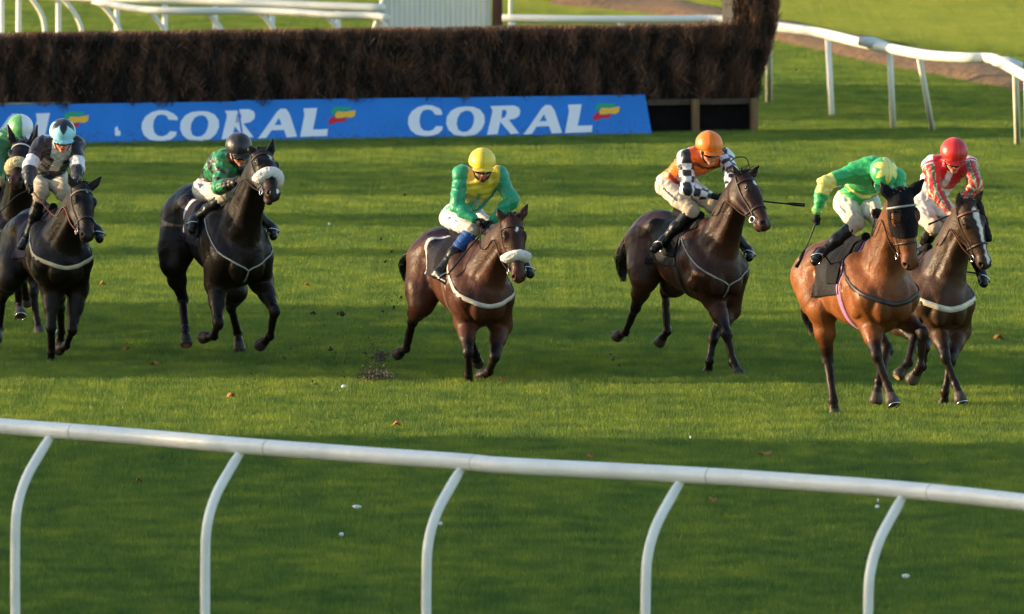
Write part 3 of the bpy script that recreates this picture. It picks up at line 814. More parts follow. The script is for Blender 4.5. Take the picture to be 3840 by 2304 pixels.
def horse_field(H):
    L = H.L; sc = H.sc; lf = H.lf; fw = H.fw; up = H.up; fl = lambda f: (lf, f)
    pts = [L(-.95, -.4, .6), L(-.95, .4, 1.6), L(.95, .4, 1.75), L(.95, -.4, .6), H.poll + V(0, 0, .25), H.muz, H.hd(0, .2, .1), H.hd(0, -.2, 0), H.hd(.6, 0, -.15)] + [p for g in H.legs.values() for p in g]
    P = np.array(pts); f = Field(P.min(0) - .16, P.max(0) + .16, .0118); H.f = f
    R = np.array([fw, lf, up])
    s = sc
    f.ell(L(.08, 0, 1.15), V(.56, .265, .31) * s, R, k=.05)
    f.ell(L(.42, 0, 1.13), V(.36, .25, .35) * s, R, k=.08)
    f.ell(L(-.22, 0, 1.25), V(.42, .255, .245) * s, R, k=.08)
    f.ell(L(-.58, 0, 1.27), V(.36, .265, .285) * s, R, k=.07)
    f.cone(L(.02, 0, 1.44), L(.40, 0, 1.51), .075 * s, .06 * s, k=.09)
    f.cone(L(.40, 0, 1.50), L(.62, 0, 1.40), .06 * s, .08 * s, k=.08)
    f.ell(L(.66, 0, 1.10), V(.15, .20, .20) * s, R, k=.08)
    for y in (-1, 1):
        el = H.legs['FL' if y > 0 else 'FR'][0]
        f.cone(L(.34, .15 * y, 1.36), L(.62, .17 * y, 1.10), .10 * s, .115 * s, k=.05)
        f.cone(L(.64, .16 * y, 1.08), el + up * .03, .115 * s, .10 * s, k=.045)
        f.cone(L(.36, .18 * y, 1.18), el, .12 * s, .10 * s, k=.05)
        f.ell(L(.735, .088 * y, 1.03), V(.085, .082, .14) * s, R, k=.016)
        f.ell(L(.50, .225 * y, 1.02), V(.13, .045, .10) * s, R, k=.02)
        f.cone(L(.40, .215 * y, 1.34), L(.62, .245 * y, 1.12), .030 * s, .036 * s, k=.035)
        f.cone(L(.30, .27 * y, 1.30), L(.42, .31 * y, 1.02), .012 * s, .012 * s, k=.035, cut=True)
        f.ell(L(-.30, .27 * y, 1.25), V(.10, .03, .09) * s, R, k=.05, cut=True)
        f.ell(L(-.50, .235 * y, 1.14), V(.16, .05, .16) * s, R, k=.03)
        hip, st = H.legs['HL' if y > 0 else 'HR'][:2]
        f.cone(hip, st * .7 + hip * .3, .205 * s, .16 * s, k=.07)
        f.cone(L(-.36, .18 * y, 1.42), L(-.55, .17 * y, 1.33), .075 * s, .12 * s, k=.06)
    for nm in ('FR', 'FL'):
        el, kn, ft, hf = H.legs[nm]; d = kn - el
        f.cone(el, el + d * .45, .092 * s, .072 * s, k=.05); f.cone(el + d * .35, kn, .072 * s, .043 * s, k=.04)
        f.ell(kn, V(.047, .049, .066) * s, R, k=.02)
        e = ft - kn; f.cone(kn, ft, .037 * s, .031 * s, k=.018)
        back = nrm(np.cross(lf, nrm(e))); back = back * (1 if np.dot(back, fw) < 0 else -1)
        f.cone(kn + e * .1 + back * .022, ft + back * .016, .018 * s, .020 * s, k=.02)
        f.ell(ft, V(.042, .040, .044) * s, R, k=.015); f.ell(ft + back * .02, V(.03, .03, .03) * s, R, k=.02)
        g = hf - ft; f.cone(ft, ft + g * .55, .034 * s, .036 * s, k=.015); f.cone(ft + g * .58, hf, .043 * s, .060 * s, k=.008); gd = nrm(g); e1_, e2_, e3_ = loc_frame(gd, fw); f.ell(hf + gd * .098, V(.06, .12, .12), np.array([e1_, e2_, e3_]), k=.008, cut=True)
    for nm in ('HR', 'HL'):
        hip, st, hk, ft, hf = H.legs[nm]; y = -1 if nm == 'HR' else 1
        f.cone(hip * .35 + st * .65, st, .155 * s, .108 * s, k=.07)
        d = hk - st; mid = st + d * .45
        f.cone(st, mid, .104 * s, .072 * s, k=.06); f.cone(mid, hk, .070 * s, .046 * s, k=.04)
        f.cone(L(-.80, .12 * y, 1.25), mid - fw * .03, .125 * s, .058 * s, k=.08)
        ch = nrm(hk - ft); f.cone(hk, hk + ch * .055 - fw * .045, .046 * s, .026 * s, k=.02)
        f.cone(hk + ch * .05 - fw * .045, mid - fw * .05, .022 * s, .04 * s, k=.03)
        f.ell(hk, V(.055, .046, .065) * s, R, k=.02)
        e = ft - hk; f.cone(hk, ft, .041 * s, .034 * s, k=.018)
        f.cone(hk + e * .1 - fw * .02, ft - fw * .014, .020 * s, .022 * s, k=.02)
        f.ell(ft, V(.044, .042, .046) * s, R, k=.015)
        g = hf - ft; f.cone(ft, ft + g * .55, .035 * s, .037 * s, k=.015); f.cone(ft + g * .58, hf, .043 * s, .058 * s, k=.008); gd = nrm(g); e1_, e2_, e3_ = loc_frame(gd, fw); f.ell(hf + gd * .098, V(.06, .12, .12), np.array([e1_, e2_, e3_]), k=.008, cut=True)
    # neck
    J = H.hd(.085, 0, -.085); N0 = L(.50, 0, 1.20); C = (J - N0)
    side = nrm(np.cross(C, up)); side = side if np.dot(side, lf) > 0 else -side; H.nside = side
    arch = nrm(np.cross(side, nrm(C))); arch = arch if np.dot(arch, up) > 0 else -arch; H.narch = arch
    c = [N0, N0 + C * .34 + arch * .02, N0 + C * .68 + arch * .035, J]; rr = [.24, .192, .153, .12]
    H.neckc = bez(c, 5)
    rad = np.interp(np.linspace(0, 1, len(H.neckc)), [0, .34, .68, 1], rr) * s; H.neckr = rad
    for i in range(len(H.neckc) - 1): f.cone(H.neckc[i], H.neckc[i + 1], rad[i], rad[i + 1], k=.06 if i < 4 else .04, fl=(side, .68))
    for y in (-1, 1): f.cone(N0 + C * .05 + side * .06 * y - arch * .10, H.hd(.17, .045 * y, -.10), .075 * s, .035 * s, k=.05)
    for y in (-1, 1):                     # groove of the neck and the muscle above it
        g0 = N0 + C * .26 + side * .155 * y - arch * .06; g1 = N0 + C * .78 + side * .105 * y - arch * .055
        f.cone(g0 + side * .012 * y, g1 + side * .006 * y, .008 * s, .010 * s, k=.055, cut=True)
        f.cone(N0 + C * .10 + side * .12 * y + arch * .06, N0 + C * .75 + side * .065 * y + arch * .05, .060 * s, .04 * s, k=.03)
    f.wrinkle(.0026, .16, 5)
    # head
    hd = H.hd; q = H.hl * (1 + H.hw) / 2; A_ = np.array([H.a, H.s, H.n])
    f.ell(hd(.085, 0, -.045), V(.13, .092, .10) * q, A_, k=.035)
    f.ell(hd(.20, 0, -.015), V(.13, .092, .078) * q, A_, k=.03)
    for y in (-1, 1):
        f.ell(hd(.18, .048 * y, -.115), V(.125, .040, .095) * q, A_, k=.035)
        f.cone(hd(.24, .05 * y, -.13), hd(.47, .030 * y, -.075), .038 * q, .026 * q, k=.03)
        f.ell(hd(.185, .082 * y, .018), V(.045, .022, .028) * q, A_, k=.02)
        f.cone(hd(.26, .062 * y, -.03), hd(.36, .052 * y, -.015), .022 * q, .012 * q, k=.03)
        f.ell(hd(.565, .036 * y, -.002), V(.038, .024, .034) * q, A_, k=.015)
    f.cone(hd(.22, 0, -.02), hd(.50, 0, -.025), .080 * q, .052 * q, k=.035)
    f.cone(hd(.28, 0, .012), hd(.50, 0, .0), .048 * q, .040 * q, k=.03)
    f.ell(hd(.55, 0, -.028), V(.070, .058, .055) * q, A_, k=.03)
    f.ell(hd(.535, 0, -.085 - .015 * H.h.get('mouth', 0)), V(.058, .040, .026) * q, A_, k=.02)
    for y in (-1, 1):
        f.ell(hd(.578, .047 * y, .010), V(.017, .012, .020) * q, A_, k=.012, cut=True)
        f.ell(hd(.187, .101 * y, .014), V(.022, .014, .014) * q, A_, k=.008, cut=True)
    f.cone(hd(.50, -.06, -.066), hd(.62, -.06, -.070), .004, .006, k=.006, cut=True)
    f.cone(hd(.50, .06, -.066), hd(.62, .06, -.070), .004, .006, k=.006, cut=True)
    f.cone(hd(.56, -.05, -.067), hd(.56, .05, -.067), .006, .006, k=.006, cut=True)
    H.ears = []
    for nm, y in (('eR', -1), ('eL', 1)):
        b = hd(.005, .062 * y, -.03); tip = chain(b, H.px(H.h[nm]), .165 * q, 'e'); d = tip - b
        m = b + d * .42 + H.s * .010 * y
        f.cone(b - d * .1, m, .034 * q, .036 * q, k=.02, fl=(H.n, .75)); f.cone(m, tip, .036 * q, .006 * q, k=.008, fl=(H.n, .6))
        f.cone(b + d * .22 + H.n * .028, b + d * .72 + H.n * .022, .013 * q, .008 * q, k=.01, cut=True)
        H.ears.append((b, m, tip))
    return f

def horse_color(H, P):
    h = H.h; n = len(P); base = np.array(h['coat']); dark = np.array(h['points']); col = np.tile(base, (n, 1))
    def mixc(w_, c):
        nonlocal col
        w_ = np.clip(w_, 0, 1)[:, None]; col = col * (1 - w_) + np.asarray(c) * w_
    q = (P - H.O); z = q @ H.up / H.sc; x = q @ H.fw / H.sc; y = q @ H.lf / H.sc
    trunk = sm01(z, .7, .95)
    mixc(trunk * sm01(z, 1.2, 1.5) * .45, dark)              # darker topline
    mixc(trunk * sm01(x, .45, .8) * sm01(1.35 - z, 0, .3) * h.get('chest_shade', .25), dark)  # shaded front of the chest, painted towards the points colour
    for nm, g in H.legs.items():
        up_ = g[0:2] if nm[0] == 'F' else g[1:3]
        d, t = segdist(P, *up_); mixc(sm01(t, .35, .85) * sm01(.13 - d, 0, .04), dark)
        for a, b in zip(g[1 if nm[0] == 'F' else 2:], g[2 if nm[0] == 'F' else 3:]):
            d, t = segdist(P, a, b); mixc(sm01(.085 - d, 0, .02), dark)
        a, b = g[-2], g[-1]
        sock = h.get('socks', {}).get(nm)
        if sock: d, t = segdist(P, a + (g[-3] - a) * sock, b); mixc(sm01(.075 - d, 0, .02), lin(205, 190, 165))
        d, t = segdist(P, a, b); mixc(np.where((t > .60) & (d < .08), 1, 0), h.get('hoof', lin(70, 62, 56)))
        sole = h.get('sole', {}).get(nm)
        if sole: mixc(sm01(.034 - np.linalg.norm(P - (b + nrm(b - a) * .04), axis=1), -.012, .012), sole)
    r = (P - H.poll) / H.hl; t = r @ H.a; s_ = r @ H.s / H.hw; nn = r @ H.n / 1.08
    hm = (t > -.02) & (t < .70) & (np.abs(s_) < .13) & (np.abs(nn) < .24)
    mixc(hm * sm01(t, .44, .56) * .8, h.get('muz', dark))
    mixc(hm * sm01(.04 - np.sqrt((t - .187) ** 2 + (nn - .012) ** 2), 0, .03) * .55, dark)
    mixc(hm * (np.sqrt(((t - .578) / 1.2) ** 2 + (nn - .012) ** 2) < .020) * (np.abs(s_) > .025), lin(16, 10, 10))
    for b, m, tip in H.ears:
        d, tt = segdist(P, b, tip); mixc((d < .05) * sm01(tt, .45, .9), dark * .6)
    for (t0, s0, rt, rs) in h.get('marks', []):
        wob = .004 * np.sin(t * 90) + .003 * np.sin(t * 41)
        mixc(hm * (nn > -.01) * sm01(1.15 - np.sqrt(((t - t0) / rt) ** 2 + ((s_ - s0 + wob) / rs) ** 2), 0, .35), lin(222, 216, 208))
    return col

def strands(MBo, roots, dirs, length, width, droop, r, col, seg=5, curl=.3):
    for p, d in zip(roots, dirs):
        L_ = length * r.uniform(.6, 1.2); pts = [p]; dd = nrm(d + r.normal(0, .12, 3)); c = np.asarray(col) * r.uniform(.5, 1.6)
        for i in range(seg):
            dd = nrm(dd + V(0, 0, -droop / seg) + r.normal(0, curl / seg, 3)); pts.append(pts[-1] + dd * L_ / seg)
        MBo.tube(pts, [width * (1 - .8 * (i / seg) ** 1.5) for i in range(seg + 1)], 4, col=c, cap=False)

def surf_path(H, items, off=.003, sub=4):
    """items: (inner, outer) pairs; the strap runs over the skin"""
    a = bez([i[0] for i in items], sub); b = bez([i[1] for i in items], sub)
    P = np.array([H.f.cast(c, p, off) for c, p in zip(a, b)]); P[1:-1] = (P[:-2] + 2 * P[1:-1] + P[2:]) / 4; P = np.array([max((H.f.cast(c, p, off), p), key=lambda z: np.linalg.norm(z - c)) for c, p in zip(a, P)])
    return P, np.array([nrm(p - c) for c, p in zip(a, P)])
def loop(H, c, e1, e2, n=40, off=.003, a0=0, a1=2 * math.pi):
    P = []; N_ = []
    full = abs(a1 - a0 - 2 * math.pi) < 1e-6
    for i in range(n):
        a = a0 + (a1 - a0) * i / (n if full else n - 1); d = e1 * math.cos(a) + e2 * math.sin(a)
        P.append(H.f.cast(c, c + d, off)); N_.append(d)
    return np.array(P), np.array(N_)

def build_horse(H, label):
    h = H.h; L = H.L; r = np.random.default_rng(int(abs(H.O[0]) * 100) + 3)
    f = horse_field(H)
    root = empty('horse', H.base, label, 'horse', 'race horses galloping on the turf'); o = H.base; H.root = root
    Vt, Q = f.mesh()
    mesh_np('body', Vt, Q, M['coat'], root, o, col=horse_color(H, Vt))
    hd = H.hd; q_ = H.hl
    for y in (-1, 1):
        c = hd(.187, .080 * y, .016); m = MB(); rr = .026 * q_
        vs = []; n1, n2 = 8, 12
        for i in range(n1 + 1):
            for j in range(n2):
                a = math.pi * i / n1; b = 2 * math.pi * j / n2; vs.append(c + rr * V(math.sin(a) * math.cos(b), math.sin(a) * math.sin(b), math.cos(a)))
        m.add(vs, f4=[(i * n2 + j, (i + 1) * n2 + j, (i + 1) * n2 + (j + 1) % n2, i * n2 + (j + 1) % n2) for i in range(n1) for j in range(n2)])
        m.build('eye', M['eye'], root, o)
    # mane and forelock
    mm = MB(); hc = np.array(h.get('hair', lin(20, 15, 13))); k = len(H.neckc)
    roots = []; dirs = []
    fall = h.get('fall', 1)
    for i in range(190):
        t = r.uniform(.12, 1) * (k - 1); i0 = min(int(t), k - 2); p = H.neckc[i0] * (1 - t + i0) + H.neckc[i0 + 1] * (t - i0)
        s_ = H.f.cast(p, p + H.narch + H.nside * r.normal(0, .08), -.012)
        roots.append(s_); dirs.append(H.narch * .45 + H.nside * fall * r.uniform(.4, 1.1) - nrm(H.neckc[-1] - H.neckc[0]) * .6)
    strands(mm, roots, dirs, .15, .005, .8, r, hc)
    mm.build('mane', M['hair'], root, o, col=True); mm = MB()
    roots = [hd(-.03 + r.uniform(-.03, .03), r.uniform(-.045, .045), -.03 + r.uniform(-.05, .03)) for _ in range(60)]
    strands(mm, roots, [H.n * .8 - H.a * .3 + H.s * r.normal(0, .5) for _ in roots], h.get('forelock', .08), .005, 1.1, r, hc)
    mm.build('forelock', M['hair'], root, o, col=True)
    # tail
    mm = MB(); tp = h.get('tail', [(-.98, 0, 1.34), (-1.12, 0, 1.16), (-1.18, 0, .92), (-1.16, 0, .70)])
    cur = [L(-.86, 0, 1.42)] + [L(*p) for p in tp]; cc = bez(cur, 4); mm.tube(cc[:10], [.036, .034, .033, .032, .031, .03, .028, .024, .018, .01], 8, col=hc)
    for i in range(150):
        a = r.uniform(0, 6.28); rr = r.uniform(.01, .045); s0 = r.integers(1, 6)
        pts = [c + (H.lf * math.cos(a) + H.up * .4 * math.sin(a) + H.fw * .8 * math.sin(a)) * rr * (.5 + 1.6 * math.sin(min(1, j / len(cc) * 1.15) * math.pi) + .2 * j / len(cc)) + r.normal(0, .006, 3) for j, c in enumerate(cc)][s0:]
        pts = pts[:len(pts) - r.integers(0, 4)]
        mm.tube(pts, [.006 * (1 - .7 * j / len(pts)) for j in range(len(pts))], 4, col=hc * r.uniform(.5, 1.8), cap=False)
    mm.build('tail', M['hair'], root, o, col=True)
    # bridle
    bc = np.array(h.get('bridle', lin(38, 26, 20)))
    br = MB()
    P, N_ = loop(H, hd(.40, 0, -.03), H.n, H.s, 36, .003); br.ribbon(P, N_, .020, .005, bc, True)
    P, N_ = loop(H, hd(.10, 0, -.04), H.n, H.s, 22, .017 if h.get('hood') else .004, -1.7, 1.7)
    br.ribbon(P - H.a * .0, N_, .018, .005, h.get('brow', bc))
    for y in (-1, 1):
        it = [(hd(.03, 0, -.04), hd(.02, .12 * y, -.05)), (hd(.15, 0, -.05), hd(.15, .12 * y, -.065)), (hd(.30, 0, -.05), hd(.31, .12 * y, -.06)), (hd(.48, 0, -.04), hd(.48, .1 * y, -.058))]
        P, N_ = surf_path(H, it); br.ribbon(P, N_, .016, .005, bc)
    br.build('bridle', M['strap'], root, o, col=True)
    H.bit = []
    for y in (-1, 1):
        c = hd(.492, .066 * y, -.062); m = MB()
        pts = [c + .030 * (H.a * math.cos(a) + H.n * math.sin(a)) + H.s * .004 * y for a in np.linspace(0, 2 * math.pi, 15)]
        m.tube(pts, .0048, 6, cap=False); m.build('bit_ring', M['metal'], root, o); H.bit.append(c)
    # girth, saddle cloth, saddle
    st = MB(); e1 = nrm(H.up * 1 + H.fw * .0)
    P, N_ = loop(H, L(.26, 0, 1.12), e1, H.lf, 56, .004); st.ribbon(P, N_, .085, .008, h.get('girth', lin(40, 36, 40)), True)
    st.build('girth', M['strap'], root, o, col=True)
    for nm, (x0, x1, z0, off, colr) in (('saddle_cloth', (-.34, .27, h.get('clothz', 1.10), .016, h.get('cloth', lin(28, 26, 44)))),):
        c = L((x0 + x1) / 2, 0, 1.35); g = f.resample(c - V(.52, .52, .40), c + V(.52, .52, .34), .0075)
        q = g.G - H.O; X = (q @ H.fw / H.sc); Z = (q @ H.up / H.sc)
        X = X.reshape(g.n); Z = Z.reshape(g.n)
        bx = np.maximum(np.maximum(x0 + .10 * (1.5 - Z) - X, X - x1 - .04 * (Z - 1.2)), z0 - Z + .05 * X)
        D0 = g.D.copy(); g.D = np.maximum(np.maximum(D0 - off, -(D0 + .006)), bx * .95)
        vt, qd = g.mesh()
        if len(vt):
            w_ = ((vt - H.O) @ H.fw / H.sc - x0); zz = (vt - H.O) @ H.up / H.sc
            cc_ = np.tile(np.array(colr), (len(vt), 1))
            for (a0, b0, wx, wz, cm) in h.get('cloth_marks', []):
                mk = (np.abs(w_ - a0) < wx) & (np.abs(zz - b0) < wz); cc_[mk] = cm
            mesh_np(nm, vt, qd, M['cloth'], root, o, col=cc_)
    c = L(.02, 0, 1.42); g = f.resample(c - V(.5, .5, .36), c + V(.5, .5, .26), .0085)
    q = (g.G - H.O) / H.sc; X = (q @ H.fw).reshape(g.n); Z = (q @ H.up).reshape(g.n); D0 = g.D.copy()
    fl_ = np.maximum(np.maximum(-.10 + .45 * (1.5 - Z) - X, X - .16 - .30 * (1.5 - Z)), 1.20 - Z)
    g.D = np.maximum(D0 - .034, fl_)
    g.cone(L(-.22, 0, 1.565), L(.02, 0, 1.53), .062, .05, k=.05); g.cone(L(.0, 0, 1.53), L(.20, 0, 1.58), .05, .045, k=.04)
    g.D = np.maximum(g.D, -(D0 - .012))
    vt, qd = g.mesh(); mesh_np('saddle', vt, qd, M['black_cloth'], root, o)
    # breast strap
    kind = h.get('breastplate', 'none'); bcx = np.array(h.get('bpcol', lin(215, 205, 180)))
    if kind == 'girth':
        it = []
        for x, y, z, cx in ((.24, -.45, h.get('bpz', 1.36), .24), (.50, -.45, 1.22, .45), (.85, -.34, 1.10, .55), (1.1, -.12, 1.04, .58), (1.1, .12, 1.04, .58), (.85, .34, 1.10, .55), (.50, .45, 1.22, .45), (.24, .45, 1.36, .24)):
            it.append((L(cx, 0, z), L(x, y, z)))
        P, N_ = surf_path(H, it, .002); m = MB(); m.ribbon(P, N_, h.get('bpw', .055) * .84, .004, [bcx * (.75 + .35 * ((i_ // 4) % 5 != 0)) for i_ in range(0)] or bcx); m.build('breast_girth', M['strap'], root, o, col=True)
    elif kind == 'Y':
        for y in (-1, 1):
            it = [(L(cx, 0, cz), L(x, yy * y, z)) for x, yy, z, cx, cz in ((.22, .22, 1.50, .22, 1.3), (.42, .45, 1.34, .42, 1.25), (.75, .36, 1.16, .52, 1.14), (1.0, .12, 1.02, .55, 1.06), (1.1, .0, .97, .58, 1.0))]
            P, N_ = surf_path(H, it, .005); m = MB(); m.ribbon(P, N_, .015, .004, bcx * .85); m.build('breastplate_strap', M['strap'], root, o, col=True)
        it = [(L(.58, 0, z), L(1.1, 0, z)) for z in (.99, .94, .90, .87)]
        P, N_ = surf_path(H, it, .005); m = MB(); m.ribbon(P, N_, .015, .004, bcx * .85); m.build('breastplate_strap', M['strap'], root, o, col=True)
    if h.get('sheep'):
        t0, wd, th, rng_ = h['sheep']; G = f.resample(hd(t0, 0, -.02) - .2, hd(t0, 0, -.02) + .2, .007)
        q = (G.G - H.poll) / q_; T = (q @ H.a).reshape(G.n); NN = (q @ H.n).reshape(G.n); SS = (q @ H.s).reshape(G.n) / H.hw
        band = np.abs(T - t0 + .25 * np.maximum(0, -NN - .02)) - wd
        D0 = G.D.copy(); u_ = np.clip(1 - (band + wd) ** 2 / wd ** 2, 0, 1) ** .5
        G.D = np.maximum(np.maximum(D0 - th * u_, -(D0 + .008)), np.maximum(band, -rng_ - NN)); G.wrinkle(.0055, .028, 4)
        vt, qd = G.mesh()
        if len(vt): mesh_np('sheepskin_noseband', vt, qd, M['fleece'], root, o, col=h.get('sheepcol', lin(216, 212, 210)))
    for y, nm in h.get('cheek', []):
        G = Field(hd(.2, .1 * y, 0) - .25, hd(.2, .1 * y, 0) + .25, .008)
        G.cone(hd(.04, .115 * y, -.035), hd(.34, .105 * y, -.025), .045, .042, k=.03, fl=(H.s, .75)); G.wrinkle(.006, .03, 5)
        vt, qd = G.mesh(); mesh_np('sheepskin_cheekpiece', vt, qd, M['fleece'], root, o, col=lin(26, 24, 24))
    if h.get('hood'):
        G = f.resample(hd(.12, 0, -.04) - .36, hd(.12, 0, -.04) + .36, .0085)
        q = (G.G - H.poll) / q_; T = (q @ H.a).reshape(G.n); NN = (q @ H.n).reshape(G.n); SS = (q @ H.s).reshape(G.n) / H.hw
        clip = np.maximum(np.maximum(T - .345 - .18 * (NN + .05), -.055 - NN - .15 * T), -.22 - T)
        eyeh = .052 - np.sqrt((T - .19) ** 2 * .8 + (NN - .012) ** 2)
        eyeh = np.where(np.abs(SS) > .05, eyeh, -1)
        G.D = np.maximum(np.maximum(np.maximum(G.D - .009, -(G.D + .004)), clip), eyeh)
        vt, qd = G.mesh(); mesh_np('hood', vt, qd, M['black_cloth'], root, o)
    for nm in h.get('shoes', []):
        a, b = H.legs[nm][-2:]; d = nrm(b - a); m = MB(); e1, e2, e3 = loc_frame(d, H.fw)
        pts = [b + d * .050 + .050 * (e2 * math.cos(t) + e3 * math.sin(t)) for t in np.linspace(-2.5, 2.5, 18)]
        m.tube(pts, .0075, 6); m.build('horseshoe', M['metal'], root, o)
    for nm in h.get('boots', []):
        g = H.legs[nm]; a, b = (g[1], g[2]) if nm[0] == 'F' else (g[2], g[3])
    return H
Z1 = (0, 400, .6742); Z2 = (560, 460, .6067); Z3 = (1420, 520, .6471); Z4 = (2240, 460, .6742); Z5 = (2920, 460, .7816)
bay = lin(120, 66, 36); dkbay = lin(70, 42, 30); blk = lin(34, 26, 24); blkp = lin(22, 18, 18)
white_tape = lin(214, 206, 186)
HD = {}
HD[5] = dict(z=Z5, yaw=21, Y=108.9, breast=(545, 880), croup=(190, 560), sc=1.07, poll=(590, 345), muzzle=(640, 705), face=22, eR=(484, 282), eL=(694, 276),
  coat=lin(126, 74, 38), hw=1.3, points=lin(34, 20, 15), muz=lin(96, 56, 36), chest_shade=.4, hood=True, breastplate='girth', bpcol=lin(38, 34, 36), bpz=1.36, bpw=.05, girth=lin(176, 120, 160),
  cloth=lin(15, 14, 18), brow=lin(150, 150, 150), hoof=lin(74, 62, 54), shoes=['FR'],
  FR=dict(el=(440, 960), p=[(470, 1115), (520, 1262), (546, 1335)], s='nen'), FL=dict(p=[(692, 1010), (680, 1165), (640, 1230)], s='nff'),
  HR=dict(st=(215, 900), p=[(236, 1140), (262, 1335), (270, 1400)], s='fne'), HL=dict(p=[(520, 1090), (482, 1240), (468, 1330)], s='nne'),
  tail=[(-1.02, .0, 1.30), (-1.12, .02, 1.1), (-1.16, .04, .90), (-1.14, .06, .76)], hair=lin(22, 16, 14), fall=1)
HD[6] = dict(z=Z5, yaw=17, Y=110.9, breast=(815, 905), croup=(600, 610), poll=(905, 385), muzzle=(1000, 700), face=28, eR=(868, 332), eL=(982, 325),
  coat=lin(72, 50, 34), points=lin(32, 22, 17), muz=lin(60, 44, 38), chest_shade=.2, breastplate='girth', bpcol=white_tape, bpz=1.34, bpw=.062, girth=lin(126, 78, 80),
  cloth=lin(30, 24, 30), brow=lin(120, 60, 48), marks=[(.13, .015, .07, .030), (.24, .012, .12, .020), (.37, .010, .12, .014), (.53, .012, .06, .016)], cheek=[(1, 'L')], shoes=['FR'],
  sole={'HR': lin(190, 160, 120)}, hair=lin(26, 20, 17),
  FR=dict(el=(765, 985), p=[(800, 1125), (848, 1255), (872, 1325)], s='nen'), FL=dict(el=(865, 1000), p=[(826, 1140), (798, 1290), (790, 1360)], s='nef'),
  HR=dict(p=[(650, 1035), (624, 1150), (578, 1208)], s='nnn'), HL=dict(p=[(700, 1080), (690, 1170), (650, 1225)], s='nff'))
HD[4] = dict(z=Z4, yaw=27, Y=114.6, breast=(715, 885), croup=(345, 480), poll=(822, 290), muzzle=(945, 590), face=52, eR=(752, 232), eL=(903, 236), neck=.84,
  coat=lin(62, 35, 23), points=lin(24, 16, 14), muz=lin(66, 42, 36), chest_shade=.35, breastplate='Y', bpcol=lin(150, 146, 142), girth=lin(30, 28, 30), cloth=lin(15, 14, 17),
  marks=[(.13, .0, .040, .020)], hair=lin(16, 13, 13), forelock=.12, shoes=['FR'], hoof=lin(58, 50, 48), sole={'HR': lin(150, 110, 90)},
  FR=dict(el=(650, 985), p=[(722, 1180), (757, 1335), (792, 1402)], s='nen'), FL=dict(el=(735, 1040), p=[(645, 1200), (625, 1325), (616, 1395)], s='nef'),
  HR=dict(st=(265, 880), p=[(212, 1030), (158, 1165), (110, 1190)], s='fff'), HL=dict(st=(430, 905), p=[(378, 935), (388, 1160), (345, 1222)], s='fef'),
  tail=[(-1.03, -.03, 1.29), (-1.12, -.07, 1.14), (-1.15, -.09, .98), (-1.13, -.09, .83)])
HD[3] = dict(z=Z3, yaw=19, Y=113.4, breast=(632, 975), croup=(362, 505), poll=(772, 460), muzzle=(818, 830), face=14, eR=(688, 402), eL=(866, 374), neck=.80,
  coat=lin(74, 42, 28), clothz=1.18, points=lin(22, 15, 14), muz=lin(84, 46, 34), chest_shade=.25, breastplate='girth', bpcol=lin(196, 188, 176), bpz=1.38, bpw=.05, girth=lin(84, 62, 54), cloth=lin(20, 18, 34),
  cloth_marks=[(.02, 1.3, .022, .35, lin(200, 198, 196))], marks=[(.13, .012, .030, .012)], sheep=(.385, .048, .062, .055), hair=lin(18, 14, 14), hoof=lin(60, 52, 48), sole={'HR': lin(170, 110, 85)},
  FR=dict(el=(510, 1075), p=[(518, 1240), (522, 1372), (524, 1435)], s='nff'), FL=dict(el=(705, 1085), p=[(672, 1265), (640, 1350), (595, 1372)], s='nff'),
  HR=dict(st=(245, 965), p=[(196, 1060), (160, 1215), (112, 1250)], s='fff'), HL=dict(p=[(520, 1130), (562, 1250), (575, 1300)], s='nff'),
  tail=[(-1.02, -.03, 1.28), (-1.15, -.10, 1.20), (-1.22, -.14, 1.09), (-1.22, -.14, .96)])
HD[2] = dict(z=Z2, yaw=21, Y=115.4, breast=(600, 890), croup=(300, 366), sc=1.05, poll=(700, 180), muzzle=(775, 465), face=26, eR=(622, 145), eL=(764, 96), neck=.92, mouth=1,
  coat=lin(26, 17, 14), points=lin(16, 12, 12), muz=lin(50, 36, 34), chest_shade=.3, breastplate='Y', bpcol=lin(170, 166, 160), girth=lin(30, 28, 30), cloth=lin(22, 18, 36),
  cloth_marks=[(.10, 1.38, .02, .09, lin(200, 200, 205)), (.16, 1.22, .018, .035, lin(200, 200, 205))],
  marks=[(.11, .02, .022, .026), (.15, .02, .04, .008), (.56, .02, .03, .012)], sheep=(.36, .052, .062, .065), hair=lin(16, 13, 13), hoof=lin(52, 46, 44),
  sole={'HR': lin(176, 120, 90), 'HL': lin(196, 130, 110)},
  FR=dict(el=(415, 1000), p=[(425, 1240), (400, 1320), (335, 1328)], s='nff'), FL=dict(el=(690, 985), p=[(775, 1165), (745, 1320), (685, 1375)], s='nff'),
  HR=dict(st=(150, 880), p=[(205, 1090), (222, 1280), (228, 1360)], s='fnn'), HL=dict(st=(530, 1040), p=[(505, 1140), (548, 1300), (556, 1400)], s='ffn'),
  tail=[(-1.0, .0, 1.3), (-1.06, .05, 1.1), (-1.08, .05, .9), (-1.06, .05, .8)])
